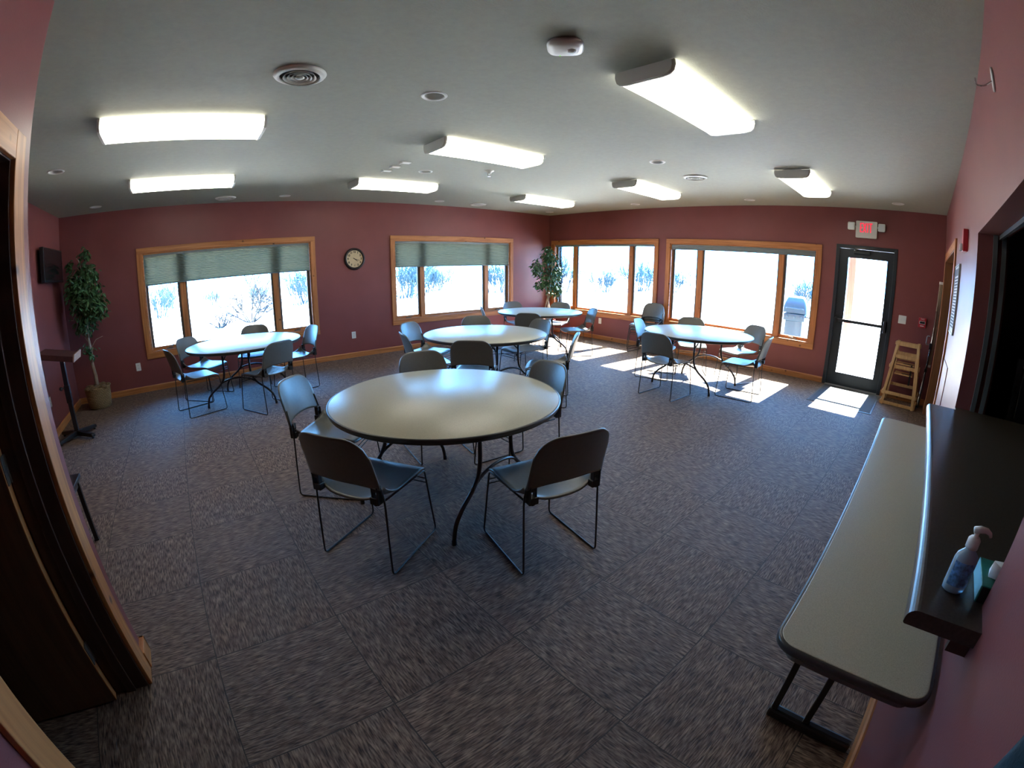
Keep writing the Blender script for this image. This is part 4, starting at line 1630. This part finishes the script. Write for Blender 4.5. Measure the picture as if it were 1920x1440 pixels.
hc0.rotation_euler = (0, 0, radians(-3))
tag(hc0, 'lower wooden high chair of the nested pair by the exit door', 'high chair', 'nested wooden high chairs')
hc1 = copy_tree(hc0)
hc1.location = (7.262, 0.060, 0.145)
hc1.scale = (1, 1, 1)
tag(hc1, 'upper wooden high chair nested on the other by the exit door', 'high chair', 'nested wooden high chairs')

# ------------------------------------------------------------------ folded projection screen leaning in the corner
ps = tag(empty('tripod_projection_screen', (7.39, -0.268, 0)), 'folded tripod projection screen standing in the corner by dark doorway', 'projection screen')
ps.rotation_euler = (radians(1.5), radians(1.0), 0)
t = MB()
t.prism(round_rect(-0.038, 0.038, -0.03, 0.03, 0.012, 3), 0.62, 1.76, 'Z')
cs = t.build('screen_case', M['tube_tan'], ps)
t = MB()
t.prism(round_rect(-0.041, 0.041, -0.033, 0.033, 0.012, 3), 1.755, 1.79, 'Z')
t.build('case_end_cap', M['white_metal'], cs)
t = MB()
t.prism(round_rect(-0.041, 0.041, -0.033, 0.033, 0.012, 3), 0.59, 0.625, 'Z')
t.build('case_end_cap', M['white_metal'], cs)
t = MB()
t.tube([(-0.055, 0.022, 0.05), (-0.055, 0.022, 1.38)], 0.0125, 10)
t.build('centre_post', M['chrome'], ps, smooth=True)
t = MB()
t.tube([(-0.055, 0.022, 1.38), (-0.055, 0.022, 1.46)], 0.009, 8)
t.build('post_tip', M['tube_tan'], ps)
for k, (dx, dy) in enumerate(((-0.03, 0.005), (0.0, 0.018), (0.03, 0.005))):
    t = MB()
    t.tube([(-0.055 + dx * 0.5, 0.022 + dy * 0.4, 0.86), (-0.055 + dx, 0.022 + dy, 0.30), (-0.055 + dx * 1.3, 0.022 + dy * 1.2, 0.02)], 0.009, 8)
    lg = t.build('leg', M['black'] if k != 1 else M['chrome'], ps)
    t = MB()
    t.sphere((-0.055 + dx * 1.3, 0.022 + dy * 1.2, 0.014), 0.014)
    t.build('foot_cap', M['black'], lg)
t = MB()
t.box(-0.085, -0.025, 0.01, 0.050, 0.84, 0.93)
t.build('clamp', M['black'], ps, bevel=0.006)
t = MB()
t.box(-0.085, -0.025, 0.01, 0.050, 0.52, 0.57)
t.build('clamp', M['black'], ps, bevel=0.006)
t = MB()
t.tube(fillet([(-0.03, 0.06, 1.02), (-0.05, 0.10, 1.02), (-0.05, 0.10, 0.90), (-0.03, 0.06, 0.90)], 0.02), 0.008, 8)
t.build('carry_handle', M['grey_metal'], ps)

# ------------------------------------------------------------------ door mat
dm = tag(empty('door_mat', (6.862, 0.822, 0)), 'dark grey rectangular door mat inside the exit door', 'door mat')
t = MB()
t.box(-0.575, 0.575, -0.425, 0.425, 0.001, 0.009)
t.build('mat_pile', M['mat_grey'], dm)
t = MB()
for a, b_, c, d in ((-0.612, 0.612, -0.452, -0.425), (-0.612, 0.612, 0.425, 0.452), (-0.612, -0.575, -0.425, 0.425), (0.575, 0.612, -0.425, 0.425)):
    t.box(a, b_, c, d, 0.001, 0.006)
t.build('rubber_border', M['mat_edge'], dm)

# ------------------------------------------------------------------ outside
t = MB()
n = 60
vs = [t.bm.verts.new((90 * cos(2 * pi * k / n) + 6, 90 * sin(2 * pi * k / n) + 6, -0.22)) for k in range(n)]
t.bm.faces.new(vs)
struct(t.build('ground', M['ground']), 'bright pale ground outside the windows')
t = MB()
t.box(XB + T, XB + 3.4, -3, 8.5, -0.25, -0.03)
struct(t.build('ground_patio', M['patio']), 'pale concrete patio outside the exit door')

cp = tag(empty('door_canopy', (8.30, 0.60, 0)), 'wooden canopy on a cedar post outside the exit door', 'canopy')
t = MB()
t.box(-0.55, 0.62, -1.3, 0.80, 2.66, 2.76)
t.build('canopy_roof', M['roof'], cp)
t = MB()
t.box(0.46, 0.59, 0.57, 0.70, -0.03, 2.66)
t.build('canopy_post', M['post'], cp, bevel=0.008)
t = MB()
t.box(0.46, 0.59, -1.2, -1.07, -0.03, 2.66)
t.build('canopy_post', M['post'], cp, bevel=0.008)

gr = tag(empty('barbecue_grill', (9.45, 2.40, -0.03), radians(8)), 'grey barbecue grill on the patio outside the window', 'grill')
t = MB()
t.box(-0.24, 0.24, -0.175, 0.175, 0.12, 0.78)
t.build('cart', M['grill'], gr, bevel=0.01)
t = MB()
t.box(-0.26, 0.26, -0.215, 0.215, 0.78, 0.915)
t.build('firebox', M['grill'], gr, bevel=0.012)
t = MB()
rings = []
for z, hx, hy in ((0.935, 0.25, 0.245), (1.02, 0.245, 0.240), (1.12, 0.215, 0.215), (1.22, 0.150, 0.175), (1.26, 0.09, 0.150)):
    rings.append([t.bm.verts.new((x, y, z)) for x, y in round_rect(-hx, hx, -hy, hy, 0.04, 4)])
for A, B in zip(rings, rings[1:]):
    for k in range(len(A)):
        j = (k + 1) % len(A)
        t.bm.faces.new((A[k], A[j], B[j], B[k]))
t.bm.faces.new(rings[0])
t.bm.faces.new(rings[-1])
ld = t.build('lid', M['grill'], gr, smooth='auto')
t = MB()
t.tube(fillet([(-0.25, -0.17, 1.02), (-0.30, -0.17, 1.03), (-0.30, 0.17, 1.03), (-0.25, 0.17, 1.02)], 0.02), 0.012, 8)
t.build('lid_handle', M['grill'], ld)
t = MB()
t.box(-0.22, 0.22, -0.42, -0.215, 0.86, 0.89)
t.build('side_shelf', M['grill'], gr, bevel=0.006)
t = MB()
t.box(-0.268, -0.26, -0.20, 0.20, 0.80, 0.90)
kp = t.build('control_panel', M['grill'], gr)
for y in (-0.14, 0.0, 0.14):
    t = MB()
    t.lathe([(0, 0.03), (0.025, 0.028), (0.028, 0.0)], 12, mtx=Matrix.Translation((-0.268, y, 0.855)) @ Matrix.Rotation(-pi / 2, 4, 'Y'))
    t.build('control_knob', M['grill'], kp)
for y in (-0.20, 0.20):
    t = MB()
    t.lathe([(0.0, -0.025), (0.075, -0.022), (0.08, 0.0), (0.075, 0.022), (0.0, 0.025)], 20, mtx=Matrix.Translation((0.16, y, 0.08)) @ Matrix.Rotation(pi / 2, 4, 'X'))
    t.build('wheel', M['grill'], gr, smooth=True)
for y in (-0.17, 0.17):
    t = MB()
    t.tube([(-0.2, y, 0), (-0.2, y, 0.13)], 0.018, 8)
    t.build('leg', M['grill'], gr)

def shrub_mesh(seed, n_stems, h, spread, levels, thick):
    rnd = random.Random(seed)
    t = MB()
    def grow(p, d, ln, r, lev):
        q = p + d * ln
        mid = p + d * ln * 0.5 + Vector((rnd.uniform(-1, 1), rnd.uniform(-1, 1), rnd.uniform(-1, 1))) * ln * 0.06
        t.tube([p, mid, q], r, 3, radii=[r, r * 0.8, r * 0.6])
        if lev <= 0:
            return
        for _ in range(rnd.randint(2, 4)):
            k = rnd.uniform(0.35, 1.0)
            s = p.lerp(q, k)
            nd = (d + Vector((rnd.uniform(-1, 1), rnd.uniform(-1, 1), rnd.uniform(-0.45, 0.75))) * 0.85).normalized()
            grow(s, nd, ln * rnd.uniform(0.45, 0.75), r * 0.74, lev - 1)
    for _ in range(n_stems):
        a = rnd.uniform(0, 2 * pi)
        d = Vector((cos(a) * rnd.uniform(0.2, spread), sin(a) * rnd.uniform(0.2, spread), 1)).normalized()
        q0 = 0.15 if n_stems < 30 else 1.5 * rnd.random()
        grow(Vector((q0 * cos(a), q0 * sin(a), -0.02)), d, h * rnd.uniform(0.35, 0.6), thick, levels)
    return t
SHRUBS = [
    # x, y, scale, kind, label
    (2.30, 18.2, 0.80, 0, 'wide bare bush out on the lawn beyond the left window'),
    (1.05, 17.6, 0.42, 1, 'low tuft beside the wide bush beyond the left window'),
    (-1.7, 27.5, 1.00, 2, 'hazy shrub beyond the leftmost pane'),
    (1.6, 33.5, 0.60, 2, 'hazy shrub behind the wide bush, left of it'),
    (6.3, 24.5, 1.05, 2, 'hazy bush beyond the right pane of the left window'),
    (4.6, 30.5, 0.70, 2, 'hazy bush farther off, right of the wide bush'),
    (11.6, 23.0, 1.20, 2, 'dense bush beyond the left pane of the window by the clock'),
    (14.2, 25.8, 1.00, 2, 'bush beyond the middle pane of the window by the clock, left part'),
    (16.6, 27.6, 0.90, 2, 'bush beyond the middle pane of the window by the clock, right part'),
    (18.2, 22.6, 1.05, 2, 'bush beyond the right pane of the window by the clock'),
    (21.6, 21.0, 1.25, 2, 'hazy shrubs beyond the left pane of the corner window'),
    (24.6, 19.4, 0.85, 2, 'hazy shrub beyond the middle pane of the corner window'),
    (28.8, 19.2, 1.20, 2, 'hazy shrubs beyond the right pane of the corner window'),
    (31.5, 17.4, 0.95, 2, 'hazy shrub beyond the left pane of the window by the door'),
    (31.0, 7.2, 0.95, 2, 'hazy shrub behind the barbecue grill'),
]
protos = []
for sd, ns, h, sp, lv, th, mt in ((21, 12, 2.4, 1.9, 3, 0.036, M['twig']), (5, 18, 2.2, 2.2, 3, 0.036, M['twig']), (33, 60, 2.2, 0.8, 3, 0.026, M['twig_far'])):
    protos.append((shrub_mesh(sd, ns, h, sp, lv, th), mt))
made = {}
for i, (x, y, s, k, lb) in enumerate(SHRUBS):
    if k not in made:
        o = protos[k][0].build('bare_shrub', protos[k][1], fix=False)
        made[k] = o
    else:
        o = made[k].copy()
        COL.objects.link(o)
    o.location = (x, y, -0.22)
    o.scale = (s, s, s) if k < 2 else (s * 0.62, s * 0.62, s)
    o.rotation_euler = (0, 0, i * 1.3)
    tag(o, lb, 'shrub', 'bare shrubs outside')

# ------------------------------------------------------------------ light
w = bpy.data.worlds.new('World')
SC.world = w
w.use_nodes = True
nt = w.node_tree
bg = nt.nodes['Background']
tc = nt.nodes.new('ShaderNodeTexCoord')
sep = nt.nodes.new('ShaderNodeSeparateXYZ')
nt.links.new(tc.outputs['Generated'], sep.inputs[0])
rp = nt.nodes.new('ShaderNodeValToRGB')
rp.color_ramp.elements[0].position = 0.0
rp.color_ramp.elements[0].color = rgb((0.17, 0.50, 1.0))
rp.color_ramp.elements[1].position = 0.7
rp.color_ramp.elements[1].color = rgb((0.11, 0.37, 1.0))
nt.links.new(sep.outputs['Z'], rp.inputs['Fac'])
nt.links.new(rp.outputs['Color'], bg.inputs['Color'])
bg.inputs['Strength'].default_value = 21.0

sun = bpy.data.lights.new('sun', 'SUN')
sun.energy = 120
sun.angle = radians(0.53)
sun.color = (1.0, 0.93, 0.82)
so = bpy.data.objects.new('sun', sun)
COL.objects.link(so)
so.rotation_euler = Vector((-1, 0.016, -0.89)).to_track_quat('-Z', 'Y').to_euler()

# ------------------------------------------------------------------ camera: the photo's action-camera wide lens
cd = bpy.data.cameras.new('camera')
cam = bpy.data.objects.new('camera', cd)
COL.objects.link(cam)
cd.type = 'PANO'
cd.panorama_type = 'FISHEYE_LENS_POLYNOMIAL'
cd.sensor_fit = 'HORIZONTAL'
cd.sensor_width = 36
cd.sensor_height = 27
cd.fisheye_fov = 3.1
cd.fisheye_polynomial_k0 = 0.0
cd.fisheye_polynomial_k1 = -0.0639282467
cd.fisheye_polynomial_k2 = -2.24865077e-05
cd.fisheye_polynomial_k3 = 2.30627554e-05
cd.fisheye_polynomial_k4 = -6.42010935e-07
cd.clip_start = 0.02
cd.clip_end = 400
R = [[0.7645115422715821, -0.6446048502810562, 0.002586257462838571], [-0.16826176202459542, -0.20343092810094593, -0.9645225953456799], [0.622262067921471, 0.7369534886857684, -0.26398764050608453]]
cam.matrix_world = Matrix(((R[0][0], -R[1][0], -R[2][0], 0), (R[0][1], -R[1][1], -R[2][1], 0), (R[0][2], -R[1][2], -R[2][2], CAM_H), (0, 0, 0, 1)))
SC.camera = cam

vs = SC.view_settings
vs.view_transform = 'Standard'
vs.look = 'None'
vs.gamma = 1.0
vs.exposure = 0.42
vs.use_curve_mapping = False
SC.cycles.use_denoising = True
SC.cycles.max_bounces = 10
SC.cycles.transparent_max_bounces = 16
SC.cycles.sample_clamp_indirect = 40.0
SC.cycles.caustics_reflective = False
SC.cycles.caustics_refractive = False
